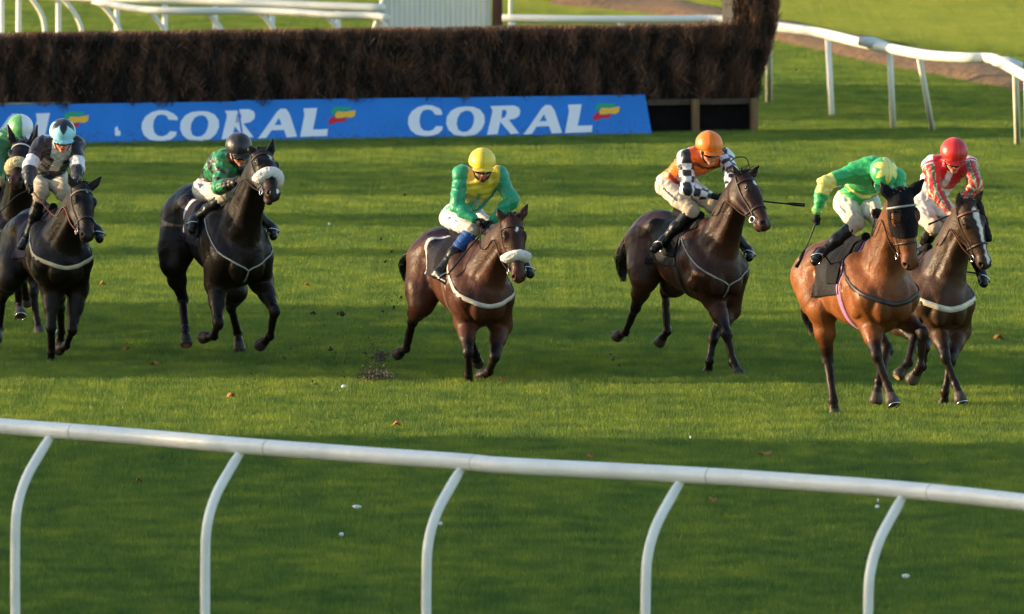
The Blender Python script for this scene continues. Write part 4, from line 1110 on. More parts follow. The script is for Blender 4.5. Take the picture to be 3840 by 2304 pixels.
HD[1] = dict(z=Z1, yaw=14, Y=115.9, breast=(365, 905), croup=(150, 560), poll=(460, 440), muzzle=(490, 740), face=22, eR=(378, 372), eL=(566, 386), neck=.82,
  coat=lin(26, 18, 15), points=lin(16, 12, 12), muz=lin(40, 30, 28), chest_shade=.2, breastplate='girth', bpcol=lin(186, 176, 146), bpz=1.40, bpw=.045, girth=lin(96, 66, 60), cloth=lin(34, 30, 56),
  marks=[(.10, .01, .018, .012)], hair=lin(16, 13, 14), brow=lin(90, 84, 82),
  FR=dict(el=(285, 1010), p=[(285, 1230), (286, 1365), (284, 1436)], s='nff'), FL=dict(el=(430, 1020), p=[(402, 1240), (370, 1330), (330, 1350)], s='nff'),
  HR=dict(st=(60, 960), p=[(14, 1060), (-5, 1230), (-20, 1290)], s='ffn'), HL=dict(st=(300, 1010), p=[(335, 1120), (342, 1250), (335, 1320)], s='fff'),
  tail=[(-1.0, .0, 1.3), (-1.06, .05, 1.1), (-1.08, .05, .9), (-1.06, .05, .8)])
HD[0] = dict(z=Z1, yaw=16, Y=119.5, breast=(140, 745), croup=(-50, 400), poll=(124, 200), muzzle=(84, 430), face=-8, eR=(42, 95), eL=(208, 98), neck=.86,
  coat=lin(32, 20, 15), points=lin(17, 12, 12), muz=lin(70, 44, 38), chest_shade=.2, breastplate='girth', bpcol=lin(70, 92, 84), girth=lin(40, 36, 36), cloth=lin(30, 30, 40), brow=lin(190, 188, 186),
  sheep=(.37, .055, .055, .06), sheepcol=lin(196, 180, 140), hair=lin(16, 13, 14), shoes=['FR'],
  FR=dict(p=[(98, 985), (104, 1095), (112, 1150)], s='nfn'), FL=dict(p=[(186, 1030), (206, 1190), (220, 1262)], s='nfn'),
  HR=dict(p=[(-60, 900), (-40, 1050), (-30, 1110)], s='fnn'), HL=dict(p=[(120, 900), (140, 1030), (150, 1090)], s='fff'))
HL_ = {5: 'bay horse in a black hood, right of the picture, ridden by the star capped jockey', 6: 'brown horse with a white blaze at the far right, half behind the hooded horse',
 4: 'dark bay horse stretching out under the orange jockey, small white star', 3: 'bright bay horse with white sheepskin noseband under the yellow capped jockey',
 2: 'black horse with white sheepskin noseband under the black helmeted jockey', 1: 'almost black horse with long cream breast strap under the light blue capped jockey',
 0: 'dark horse with cream noseband at the left edge, mostly hidden by the next horse'}
HS = {}
for k in (0, 1, 2, 3, 4, 5, 6):
    HS[k] = horse_skeleton(HD[k]); build_horse(HS[k], HL_[k])
    if DBG:
        for nm, g in HS[k].legs.items():
            print(k, nm, [round(float(np.linalg.norm(a - b)), 2) for a, b in zip(g, g[1:])], [round(float(p[2]), 2) for p in g], [round(float(p[1]), 1) for p in g])
        print(k, 'O', HS[k].O.round(2), 'up', HS[k].up.round(2), 'hl', round(HS[k].hl, 2), 'poll', HS[k].poll.round(2), 'muz', HS[k].muz.round(2))
# ------------------------------------------------------------------ jockeys
SKIN = np.array(lin(206, 142, 116))
def jockey(j, Hh, label):
    J = Horse(); ox, oy, k = j['z']; px = lambda p: (ox + p[0] * k, oy + p[1] * k)
    Yp = Hh.L(j.get('px', -.10), 0, 1.8)[1]
    pel = at(*px(j['pelvis']), Yp); nk = chain(pel, px(j['neck']), j.get('tl', .50), 'n')
    psi = math.radians(j['face']); dl = math.radians(j['down'])
    F_ = V(math.sin(psi) * math.cos(dl), -math.cos(psi) * math.cos(dl), -math.sin(dl))
    roll = math.radians(j.get('roll', 0)); s0 = nrm(np.cross(V(0, 0, 1), F_)); u0 = np.cross(F_, s0)
    S_ = s0 * math.cos(roll) + u0 * math.sin(roll); U_ = np.cross(F_, S_)        # the rider's left, head up
    hc = chain(nk, px(j['head']), .20, 'n'); J.hc = hc
    hp = lambda f_, s_, u_: hc + F_ * f_ + S_ * s_ + U_ * u_
    A_ = np.array([F_, S_, U_])
    yaw = math.radians(j.get('yaw', j['face'] * .6)); lat = V(math.cos(yaw), math.sin(yaw), 0)
    sh = {}; el = {}; ha = {}; kn = {}; an = {}; to = {}
    for y, c in ((-1, 'R'), (1, 'L')):
        sh[c] = at(*px(j['sh' + c]), (nk + lat * .17 * y)[1] + .04)
        el[c] = chain(sh[c], px(j['el' + c][:2]), .29, j.get('ae' + c, 'n')); ha[c] = chain(el[c], px(j['ha' + c][:2]), .25, j.get('ah' + c, 'n'))
        hip = pel + lat * .11 * y - V(0, 0, .03); J.__dict__['hip' + c] = hip
        kn[c] = chain(hip, px(j['kn' + c]), .40, 'n'); an[c] = chain(kn[c], px(j['an' + c]), .38, 'f'); to[c] = chain(an[c], px(j['to' + c]), .17, 'n')
    J.sh, J.el, J.ha, J.kn, J.an, J.to, J.pel, J.nk = sh, el, ha, kn, an, to, pel, nk
    root = empty('person', V(pel[0], pel[1], pel[2] - .12), label, 'person', 'jockeys riding the race horses'); o = V(*root.location)
    T = nrm(nk - pel); latT = nrm(lat - T * np.dot(lat, T)); back = nrm(np.cross(T, latT)); back = back if back[2] > 0 or back[1] > 0 else -back
    allp = np.array([pel, nk, hc, hp(0, 0, .2)] + list(sh.values()) + list(el.values()) + list(ha.values()) + list(kn.values()) + list(an.values()) + list(to.values()))
    mid = (sh['R'] + sh['L']) / 2
    def torso(f, g):
        RT_ = np.array([latT, T, back])
        f.ell(pel + T * .02, V(.155 + g, .12 + g, .12 + g), RT_, k=.05); m = pel * .5 + nk * .5
        f.ell(m + back * .035, V(.150 + g, .20 + g, .105 + g), RT_, k=.07)
        f.ell(pel * .2 + nk * .8 + back * .02, V(.165 + g, .15 + g, .11 + g), RT_, k=.06)
        for c in 'RL': f.cone(nk * .85 + pel * .15, sh[c], .085 + g, .068 + g, k=.06)
        m2 = nk * .8 + pel * .2
        f.cone(m2, nk, .08 + g, .06 + g, k=.05)
    def arm(f, c, g, wr=1.0):
        f.cone(sh[c], el[c], .062 + g, .050 + g, k=.04); e2 = el[c] * (1 - wr) + ha[c] * wr
        f.cone(el[c], el[c] * .6 + e2 * .4, .050 + g, .047 + g, k=.03); f.cone(el[c] * .6 + e2 * .4, e2, .047 + g, .030 + g, k=.03)
    def hand(f, c, g=0.0, rr=.0095):
        """palm, four bent fingers closed on the rein, thumb on the side of the palm"""
        d = nrm(ha[c] - el[c]); y = -1 if c == 'R' else 1
        dn = V(0, 0, -1); w1 = nrm(np.cross(d, dn)) ; dn = nrm(np.cross(w1, d)); dn = -dn if dn[2] > 0 else dn
        in_ = -y * lat; in_ = nrm(in_ - d * np.dot(in_, d)); fwd = d
        up_ = nrm(np.cross(fwd, in_)); up_ = up_ if up_[2] > 0 else -up_
        w0 = ha[c]; pc = w0 + fwd * .045
        f.cone(el[c] * .25 + w0 * .75, w0, .030 + g, .025 + g, k=.02)
        f.cone(w0, pc + fwd * .02, .024 + g, .027 + g, k=.015, fl=(in_, .75)); f.cone(pc - up_ * .02, pc + up_ * .022 + fwd * .015, .021 + g, .021 + g, k=.015)
        for i in range(4):
            b = pc + fwd * (.032 - .003 * abs(i - 1)) + up_ * (.030 - .0195 * i); L_ = (.040, .043, .040, .033)[i]
            m1 = b + nrm(fwd * .8 + in_ * .6) * L_ * .75; m2_ = m1 + nrm(in_ * 1 - fwd * .5) * L_ * .6; m3 = m2_ + nrm(-fwd - in_ * .2) * L_ * .45
            f.chainc([b, m1, m2_, m3], [rr + g, rr * .95 + g, rr * .9 + g, rr * .8 + g], k=.004)
        tb = w0 + fwd * .02 + in_ * .018 + up_ * .018
        f.chainc([tb, tb + fwd * .028 + in_ * .016 + up_ * .012, tb + fwd * .055 + in_ * .02 + up_ * .004], [.012 + g, .0105 + g, .009 + g], k=.006)
        return pc + in_ * .02 + fwd * .02
    # the body under the clothes, with head, neck and hands
    f = Field(allp.min(0) - .14, allp.max(0) + .16, .0085)
    torso(f, -.02)
    for c in 'RL':
        arm(f, c, -.014)
        if c in j.get('bare', ''): pass
        hip = J.__dict__['hip' + c]; f.cone(hip, kn[c], .085, .05, k=.04); f.cone(kn[c], an[c], .046, .032, k=.03); f.cone(an[c], to[c], .030, .026, k=.02)
    f.cone(nk, hp(-.02, 0, -.05), .056, .052, k=.03)
    f.ell(hp(-.012, 0, .045), V(.098, .078, .092), A_, k=.03); f.cone(hp(.045, 0, -.02), hp(.05, 0, -.085), .055, .030, k=.035)
    f.ell(hp(.02, 0, -.03), V(.075, .066, .075), A_, k=.03); f.cone(hp(.082, 0, .018), hp(.108, 0, -.022), .011, .014, k=.012)
    for y in (-1, 1):
        f.ell(hp(.068, .040 * y, -.022), V(.022, .024, .020), A_, k=.02); f.ell(hp(.080, .028 * y, .030), V(.012, .022, .008), A_, k=.012)
        f.ell(hp(.083, .031 * y, .010), V(.012, .016, .009), A_, k=.008, cut=True); f.ell(hp(-.005, .080 * y, -.005), V(.018, .009, .028), A_, k=.006)
    f.cone(hp(.094, -.016, -.052), hp(.094, .016, -.052), .0075, .0075, k=.006); f.cone(hp(.090, -.014, -.066), hp(.090, .014, -.066), .008, .008, k=.006)
    f.cone(hp(.103, -.022, -.059), hp(.103, .022, -.059), .003, .003, k=.005, cut=True)
    f.cone(hp(.078, -.01, -.09), hp(.078, .01, -.09), .017, .017, k=.015)
    vt, qd = f.mesh()
    cc = np.tile(SKIN, (len(vt), 1)); r = vt - hc; a_, b_, c_ = r @ F_, r @ S_, r @ U_
    lips = (a_ > .07) & (np.abs(b_) < .024) & (np.abs(c_ + .059) < .013); cc[lips] = lin(176, 92, 84)
    cheek = (a_ > .05) & (np.abs(c_ + .025) < .03); cc[cheek] = np.array(lin(214, 138, 112))
    eyes = (a_ > .06) & (np.abs(np.abs(b_) - .031) < .014) & (np.abs(c_ - .010) < .008); cc[eyes] = lin(60, 44, 40)
    nose = (a_ > .10); cc[nose] = np.array(lin(216, 134, 110))
    if j.get('beard'): cc[(c_ < -.045) & (a_ > .02) & ~lips] = lin(70, 50, 42)
    mesh_np('body', vt, qd, M['skin'], root, o, col=cc)
    # goggles
    G = Field(hp(.06, 0, .012) - .14, hp(.06, 0, .012) + .14, .006)
    g2 = f.resample(G.lo, G.lo + (G.n - 1) * G.h, G.h); nn = np.minimum(g2.D.shape, G.D.shape); G = g2
    q = G.G - hc; a_, b_, c_ = [(q @ x).reshape(G.n) for x in (F_, S_, U_)]
    D0 = G.D.copy(); G.D = np.maximum(np.maximum(D0 - .017, -(D0 - .002)), np.maximum(np.abs(c_ - .012) - .024 + .10 * np.maximum(0, -a_ + .07), .035 - a_))
    vt, qd = G.mesh()
    if len(vt): mesh_np('goggles', vt, qd, M['lens'], root, o)
    # helmet with its silk cover and peak
    G = Field(hc - .26, hc + .30, .0075)
    G.ell(hp(-.014, 0, .066), V(.136, .119, .117), A_, k=.02)
    G.cone(hp(-.03, 0, .03), hp(-.03, 0, .05), .113, .116, k=.03)
    lowc = [(q_) for q_ in (0,)]
    X = [G.lo[i] + G.h * np.arange(G.n[i]) for i in range(3)]; GG = np.stack(np.meshgrid(*X, indexing='ij'), -1).reshape(-1, 3) - hc
    a_, b_, c_ = [(GG @ x).reshape(G.n) for x in (F_, S_, U_)]
    G.D = np.maximum(G.D, (.030 + .10 * (a_ > .0) * 0 - .30 * np.minimum(0, a_ + .02) * -1 * .5) - c_)
    G.ell(hp(.108, 0, .036), V(.068, .100, .012), A_, k=.010)
    core_ = np.sqrt((a_ / .10) ** 2 + (b_ / .082) ** 2 + ((c_ - .045) / .094) ** 2) - 1
    G.wrinkle(.0007, .06, j['seed'])
    G.D = np.maximum(G.D, -core_ * .085)
    vt, qd = G.mesh(); r = vt - hc; a_, b_, c_ = r @ F_, r @ S_, r @ U_
    hcol = np.array(j['cap'](a_, b_, c_ - .066), float)
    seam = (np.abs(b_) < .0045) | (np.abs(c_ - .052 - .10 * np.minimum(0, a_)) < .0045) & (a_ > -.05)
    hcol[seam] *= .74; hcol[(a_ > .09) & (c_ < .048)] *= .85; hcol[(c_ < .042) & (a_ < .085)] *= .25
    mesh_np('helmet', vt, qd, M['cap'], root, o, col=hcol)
    m = MB()
    for y in (-1, 1): m.tube(bez([hp(.01, .082 * y, .03), hp(.025, .078 * y, -.03), hp(.05, .05 * y, -.085), hp(.06, 0, -.105)], 4), .0065, 6, col=lin(18, 18, 20))
    m.build('chin_strap', M['strap'], root, o, col=True)
    # jacket
    G = Field(np.minimum.reduce([allp.min(0)]) - .12, allp.max(0) + .12, .0085)
    G0 = G
    torso(G, .014)
    for c in 'RL': arm(G, c, .014, j.get('cuff' + c, .90))
    G.cone(nk - T * .03, nk + nrm(hc - nk) * .05, .075, .066, k=.03)
    G.wrinkle(.0055, .085, j['seed'] + 3, (1, 1, 1.6))
    X = [G.lo[i] + G.h * np.arange(G.n[i]) for i in range(3)]
    wst = -.005
    Tm = (X[0][:, None, None] - pel[0]) * T[0] + (X[1][None, :, None] - pel[1]) * T[1] + (X[2][None, None, :] - pel[2]) * T[2]
    armd = np.minimum.reduce([np.full(G.n, 1.0)])
    arms = Field(G.lo, G.lo + (G.n - 1) * G.h, G.h); arms.n = G.n.copy(); arms.D = np.full(tuple(G.n), .35, dtype=np.float32)
    for c in 'RL': arm(arms, c, .05, .95)
    shp = tuple(np.minimum(arms.D.shape, G.D.shape)); sl = tuple(slice(0, n_) for n_ in shp)
    G.D[sl] = np.maximum(G.D[sl], np.minimum((wst - Tm)[sl], np.maximum(arms.D[sl], .0) + 0 * Tm[sl]).astype(np.float32))
    vt, qd = G.mesh()
    # region coordinates for the pattern
    dT, tT = segdist(vt, pel, nk); reg = np.zeros(len(vt), int); best = dT - .13; tt = tT.copy(); ang = np.zeros(len(vt))
    for i, (a, b, rad) in enumerate(((sh['R'], el['R'], .062), (el['R'], ha['R'], .045), (sh['L'], el['L'], .062), (el['L'], ha['L'], .045))):
        d, t = segdist(vt, a, b); m_ = d - rad < best; best = np.where(m_, d - rad, best); reg[m_] = i + 1; tt[m_] = t[m_]
    for i, (a, b) in enumerate(((sh['R'], el['R']), (el['R'], ha['R']), (sh['L'], el['L']), (el['L'], ha['L']))):
        ax_ = nrm(b - a); e1 = nrm(V(0, -1, 0) - ax_ * np.dot(V(0, -1, 0), ax_)); e2 = np.cross(ax_, e1); q = vt - a
        an_ = np.arctan2(q @ e2, q @ e1); ang = np.where(reg == i + 1, an_, ang)
    q = vt - pel
    info = dict(reg=reg, t=tt, ang=ang, lat=q @ latT, up=q @ T, back=q @ back, P=vt)
    mesh_np('jacket', vt, qd, M['silk'], root, o, col=j['silk'](info))
    # breeches
    G = Field(allp.min(0) - .12, allp.max(0) + .12, .0095); RT_ = np.array([latT, T, back])
    G.ell(pel - T * .0, V(.158, .128, .125), RT_, k=.05)
    for c in 'RL':
        hip = J.__dict__['hip' + c]; kd = kn[c]; G.cone(hip, hip * .5 + kd * .5, .102, .084, k=.06); G.cone(hip * .5 + kd * .5, kd, .084, .064, k=.04); G.ell(kd, V(.066, .066, .066), None, k=.03)
        G.cone(kd, kd * .82 + an[c] * .18, .064, .056, k=.03)
    G.wrinkle(.005, .07, j['seed'] + 9, (1, 1, 1.4)); vt, qd = G.mesh()
    bc_ = np.tile(np.array(j.get('breech', lin(214, 208, 198))), (len(vt), 1))
    for c in 'RL':                                       # mud thrown up over the knees, printed letters down the thigh
        dk = np.linalg.norm(vt - kn[c], axis=1); wgt = sm01(.19 - dk, 0, .12)[:, None] * .6; bc_ = bc_ * (1 - wgt) + np.array(lin(150, 126, 96)) * wgt
    mesh_np('breeches', vt, qd, M['cloth'], root, o, col=bc_)
    mk = j.get('marks', [])
    if mk:
        m = MB()
        for (c, t0, off_, w_, h_, colr) in mk:
            hip = J.__dict__['hip' + c]; p = hip * (1 - t0) + kn[c] * t0; ax_ = nrm(kn[c] - hip); out = nrm(V(-1, -.9, .1) if c == 'R' else V(1, -.9, .1)); out = nrm(out - ax_ * np.dot(out, ax_)); tan = np.cross(ax_, out)
            Gs = G; c0 = p
            P0 = Horse(); P0.f = Gs; s_ = Gs.cast(c0, c0 + out + tan * off_, .003, .3)
            m.add([s_ - ax_ * h_ - tan * w_, s_ + ax_ * h_ - tan * w_, s_ + ax_ * h_ + tan * w_, s_ - ax_ * h_ + tan * w_], f4=[(0, 1, 2, 3)], col=colr)
        m.build('printed_mark', M['cloth'], root, o, col=True, smooth=False)
    # boots and irons
    for c in 'RL':
        G = Field(np.minimum.reduce([kn[c], an[c], to[c]]) - .14, np.maximum.reduce([kn[c], an[c], to[c]]) + .14, .0085)
        a = kn[c] * .88 + an[c] * .12; G.cone(a, a * .5 + an[c] * .5, .060, .056, k=.03); G.cone(a * .5 + an[c] * .5, an[c], .056, .040, k=.03)
        heel = an[c] + nrm(an[c] - kn[c]) * .045 - nrm(to[c] - an[c]) * .02; G.cone(an[c], heel, .040, .032, k=.03); G.cone(heel, to[c], .034, .034, k=.03, fl=(nrm(an[c] - kn[c]), .85)); G.cone(an[c], to[c], .036, .028, k=.03)
        G.wrinkle(.0014, .06, j['seed'] + 5); vt, qd = G.mesh(); mesh_np('boot', vt, qd, M['leather'], root, o)
    if j.get('gaiter'):
        a, b = kn['R'] * .90 + an['R'] * .10, kn['R'] * .62 + an['R'] * .38
        G = Field(np.minimum(a, b) - .13, np.maximum(a, b) + .13, .008); G.cone(a, b, .066, .064, k=.02); G.wrinkle(.004, .04, 8); vt, qd = G.mesh()
        mesh_np('gaiter', vt, qd, M['cloth'], root, o, col=lin(44, 84, 150))
    for c in 'RL':
        gc = j.get('gloves', True)
        G = Field(np.minimum(el[c] * .3 + ha[c] * .7, ha[c]) - .13, np.maximum(el[c] * .3 + ha[c] * .7, ha[c]) + .13, .0042)
        grip = hand(G, c, .0012 if gc else 0); J.__dict__['grip' + c] = grip
        vt, qd = G.mesh(); col = np.tile(np.array(lin(24, 22, 24)) if gc else SKIN * V(1, .92, .9), (len(vt), 1))
        mesh_np('glove' if gc else 'hand', vt, qd, M['cloth'] if gc else M['skin'], root, o, col=col)
    J.root = root
    # stirrup irons and leathers hang on the saddle: parts of the horse
    for c, y in (('R', -1), ('L', 1)):
        b = (an[c] * .45 + to[c] * .55); d = nrm(to[c] - an[c]); up_ = nrm(kn[c] - an[c]); sd = nrm(np.cross(d, up_)); up2 = nrm(np.cross(sd, d)); up2 = up2 if up2[2] > 0 else -up2
        m = MB(); pts = [b - up2 * .045 + sd * .055 * math.cos(t) * .9 + up2 * (.10 * max(0, math.sin(t))) for t in np.linspace(0, math.pi, 14)]
        pts = [pts[-1] * .5 + pts[0] * .5] + pts + [pts[-1] * .5 + pts[0] * .5]
        m.tube(pts, .006, 6); m.build('stirrup_iron', M['metal'], Hh.root, Hh.base)
        top = Hh.L(.02, .24 * y, 1.36); e = b + up2 * .07; m = MB(); m.tube([top, top * .4 + e * .6 + V(0, 0, .01), e], .008, 6, col=lin(30, 26, 24)); m.build('stirrup_leather', M['strap'], Hh.root, Hh.base, col=True)
        bit = Hh.bit[0 if y < 0 else 1]; gp = J.__dict__['grip' + c]
        if j.get('norein') == c: gp = J.__dict__['grip' + ('L' if c == 'R' else 'R')]
        m = MB(); n1_, n2_ = [Hh.f.cast(Hh.neckc[i_], Hh.neckc[i_] + Hh.nside * y + Hh.narch * q_, .015) for i_, q_ in ((8, .25), (12, -.1))]
        pts = bez([gp, n1_, n2_, n2_ * .35 + bit * .65 + Hh.nside * y * .02, bit], 5); m.ribbon(np.array(pts), [V(0, -.3, 1)] * len(pts), .012, .004, np.array(j.get('rein', lin(40, 24, 20))))
        m.build('rein', M['strap'], Hh.root, Hh.base, col=True)
    return J
def full(n, c): return np.tile(np.asarray(c, float), (n, 1))
W_ = lin(222, 222, 226)
def star_cap(star, side, five=6):
    def f(a, b, c):
        col = full(len(a), side); an_ = np.arctan2(b, a); rad = np.arccos(np.clip(c / (np.sqrt(a * a + b * b + c * c) + 1e-6), -1, 1))
        k = (an_ / (2 * math.pi) * five) % 1; lim = .55 + .75 * np.abs(k - .5) * 2; col[rad < lim] = star; return col
    return f
def plain_cap(cc, two=None):
    def f(a, b, c):
        col = full(len(a), cc)
        if two is not None: col[b > .02] = two  # paints the side turned from the sun in a darker tone
        return col
    return f
def silk0(i): c = full(len(i['t']), lin(20, 104, 70)); return c
def silk1(i):
    n = len(i['t']); c = full(n, lin(22, 24, 36)); r, t = i['reg'], i['t']
    arm = ((r == 1) | (r == 3)) & (t > .68) & (t < 1.01); c[arm] = lin(214, 212, 218)
    c[((r == 2) | (r == 4)) & (t < .06)] = lin(214, 212, 218)
    c[(r == 0) & (np.abs(i['lat']) < .045) & (i['up'] > .22) & (i['back'] < .03)] = lin(206, 204, 206); c[(r == 0) & (i['up'] > .45) & (np.abs(i['lat']) < .09) & (i['back'] < .02)] = lin(196, 196, 190); return c
def silk2(i):
    n = len(i['t']); g_ = lin(14, 122, 72); k = lin(20, 24, 24); c = full(n, g_); r, t = i['reg'], i['t']
    c[(r == 0) & ((i['up'] / .12 + .6 * np.sin(i['lat'] * 12)) % 2 < .9)] = k; c[((r == 1) | (r == 3)) & (((t * 4.2 + .25 * np.sin(i['ang'] * 2)) % 1.6) < .65)] = k; c[((r == 2) | (r == 4)) & (t > .42)] = k; c[(r == 0) & (i['lat'] > .04)] = k; return c
def silk3(i):
    n = len(i['t']); c = full(n, lin(20, 142, 100)); r, t = i['reg'], i['t']; yel = lin(206, 186, 52)
    c[(r == 0) & (i['up'] > .20) & (np.abs(i['lat']) < .03 + .22 * (i['up'] - .05)) & (np.abs(i['lat']) > .02 - .2 * (i['up'] - .40))] = lin(160, 152, 44)
    c[(i['up'] > .42) & (np.abs(i['lat']) > .03) & (np.abs(i['lat']) < .125)] = yel; c[(i['up'] > .47) & (np.abs(i['lat']) < .14)] = yel; return c
def silk4(i):
    n = len(i['t']); c = full(n, lin(232, 108, 22)); r, t = i['reg'], i['t']; s_ = r > 0
    tt = np.where((r == 2) | (r == 4), 1.16 + t, t * 1.16); ch = (np.floor(tt * 4.3) + np.floor((i['ang'] + math.pi) / (math.pi / 2.5))) % 2
    c[s_ & (ch < 1)] = lin(24, 26, 40); c[s_ & (ch >= 1)] = W_
    c[(r == 0) & (np.abs(i['up'] - .475) < .012)] = lin(90, 40, 16); c[(r == 0) & (i['up'] < .26) & (i['up'] > .14) & (i['back'] < .02) & (i['lat'] > -.10)] = lin(205, 205, 205)
    c[(r == 0) & (i['up'] < .24) & (i['up'] > .165) & (i['back'] < .02) & (i['lat'] > -.08) & (np.sin(i['lat'] * 190) > .35)] = lin(70, 70, 74); c[(r == 0) & (np.abs(i['up'] - .12) < .02) & (i['back'] < .02)] = lin(110, 20, 40)
    return c
def silk5(i):
    n = len(i['t']); c = full(n, lin(40, 168, 92)); r, t = i['reg'], i['t']; yel = lin(224, 216, 110)
    c[((r == 1) | (r == 3)) & (t > .72)] = yel; c[((r == 2) | (r == 4)) & (np.abs(i['ang']) < 1.1) & (t < .35)] = yel; c[((r == 2) | (r == 4)) & (t > .84)] = lin(120, 190, 90)
    c[(r == 0) & (i['up'] < .10)] = lin(90, 170, 80); c[(r == 0) & (np.abs(i['up'] - .15 - .2 * np.abs(i['lat'])) < .015)] = yel; return c
def silk6(i):
    n = len(i['t']); red = lin(206, 18, 34); c = full(n, W_); r, t = i['reg'], i['t']; s_ = r > 0
    c[s_] = red; b = (i['ang'] / 1.05 + .2) % 1; c[s_ & (b < .38)] = lin(52, 110, 78); c[s_ & (b > .95)] = lin(196, 190, 150); c[s_ & (((t * 5) % 1) < .07) & (b < .38)] = lin(190, 190, 140)
    c[((r == 1) | (r == 3)) & (t < .14)] = W_; c[((r == 1) | (r == 3)) & (t < .09) & (t > .02)] = red
    c[(r == 0) & (i['up'] > .28) & (i['back'] < .05) & (np.abs(i['lat']) < .16)] = red; c[(r == 0) & (np.abs(i['lat']) < .028) & (i['up'] > .33) & (i['back'] < .0)] = W_
    c[(r == 0) & (np.abs(np.abs(i['lat']) - .12) < .035) & (i['up'] > .40)] = red; return c
dkm = lin(60, 64, 80)
JD = {}
JD[5] = dict(z=Z5, seed=5, pelvis=(372, 372), neck=(455, 215), head=(492, 262), face=14, down=62, roll=-8, tl=.46, shR=(360, 240), shL=(562, 262), elR=(222, 292), haR=(183, 432), elL=(600, 400), haL=(500, 432), ahR='e',
  knR=(372, 482), knL=(480, 470), anR=(205, 628), toR=(172, 668), anL=(560, 640), toL=(640, 690), cap=star_cap(lin(232, 224, 124), lin(52, 168, 98), 6), silk=silk5, cuffR=.94, marks=[('R', .35 + .07 * q, -.25, .007, .010, lin(150, 60, 84)) for q in range(5)], norein='R')
JD[6] = dict(z=Z5, seed=6, pelvis=(715, 385), neck=(815, 205), head=(840, 172), face=10, down=32, shR=(735, 205), shL=(908, 203), elR=(752, 330), haR=(815, 425), elL=(945, 300), haL=(862, 415),
  knR=(748, 500), knL=(865, 480), anR=(690, 590), toR=(672, 640), anL=(975, 730), toL=(985, 775), cap=plain_cap(lin(226, 44, 38), lin(186, 26, 28)), silk=silk6, gloves=False, rein=lin(120, 62, 44))
JD[4] = dict(z=Z4, seed=4, pelvis=(440, 330), neck=(590, 195), head=(622, 158), face=24, down=24, roll=4, tl=.48, yaw=24, shR=(495, 200), shL=(706, 192), elR=(500, 372), haR=(662, 415), elL=(752, 290), haL=(735, 385),
  knR=(525, 490), knL=(640, 462), anR=(372, 655), toR=(315, 708), anL=(838, 715), toL=(845, 755), cap=plain_cap(lin(240, 122, 24)), silk=silk4, breech=lin(206, 196, 180), cuffR=.72,
  marks=[('R', .18 + .055 * q, -.15, .008 + .003 * (q % 2), .008, dkm) for q in range(9)])
JD[3] = dict(z=Z3, seed=3, gaiter=True, pelvis=(485, 440), neck=(592, 250), head=(600, 172), face=6, down=20, shR=(482, 208), shL=(692, 205), elR=(452, 385), haR=(562, 475), elL=(772, 360), haL=(655, 480),
  knR=(548, 525), knL=(640, 520), anR=(350, 775), toR=(400, 832), anL=(850, 740), toL=(880, 790), cap=plain_cap(lin(226, 202, 60)), silk=silk3, breech=lin(222, 220, 220), beard=True,
  marks=[('R', .3, -.3, .004, .022, dkm), ('R', .26, -.15, .012, .004, dkm), ('R', .31, -.2, .010, .004, dkm), ('R', .55, -.3, .004, .03, dkm)])
JD[2] = dict(z=Z2, seed=2, pelvis=(395, 395), neck=(500, 225), head=(556, 185), face=22, down=28, roll=8, tl=.46, yaw=30, shR=(452, 255), shL=(580, 260), elR=(430, 405), haR=(540, 365), elL=(640, 400), haL=(600, 395),
  knR=(470, 455), knL=(560, 480), anR=(282, 600), toR=(262, 665), anL=(755, 650), toL=(768, 705), cap=plain_cap(lin(30, 28, 34)), silk=silk2, breech=lin(208, 202, 190), marks=[('R', .15, -.5, .022, .03, lin(60, 60, 130))])
JD[1] = dict(z=Z1, seed=1, pelvis=(265, 395), neck=(335, 225), head=(348, 178), face=6, down=26, shR=(232, 215), shL=(424, 213), elR=(165, 330), haR=(160, 432), elL=(432, 335), haL=(425, 415),
  knR=(232, 480), knL=(352, 485), anR=(170, 690), toR=(118, 780), anL=(540, 690), toL=(555, 740), cap=star_cap(lin(22, 26, 42), lin(150, 212, 222), 5), silk=silk1, breech=lin(204, 194, 176), rein=lin(140, 70, 60))
JD[0] = dict(z=Z1, seed=7, pelvis=(-20, 330), neck=(85, 170), head=(112, 150), face=10, down=30, shR=(0, 215), shL=(170, 215), elR=(-25, 320), haR=(60, 400), elL=(170, 300), haL=(120, 400),
  knR=(20, 400), knL=(110, 420), anR=(-70, 560), toR=(-80, 610), anL=(190, 560), toL=(200, 600), cap=lambda a, b, c: np.where((b > .0)[:, None], np.array(lin(220, 224, 228)), np.array(lin(92, 160, 96))), silk=silk0)
JLb = {5: 'jockey in green silks bent low, green cap with yellow star, right arm swung out', 6: 'jockey in white and red tartan sleeved silks with a red cap, at far right',
 4: 'jockey in orange silks with black and white chequered sleeves and orange cap', 3: 'jockey in green and yellow silks with plain yellow cap, centre of the picture',
 2: 'jockey in green and black silks with black helmet crouching behind the black horse', 1: 'jockey in black and white silks with light blue cap bearing a dark star',
 0: 'jockey in green silks, green and white cap, at the left edge behind a horse head'}
JS = {}
for k in (0, 1, 2, 3, 4, 5, 6): JS[k] = jockey(JD[k], HS[k], JLb[k])

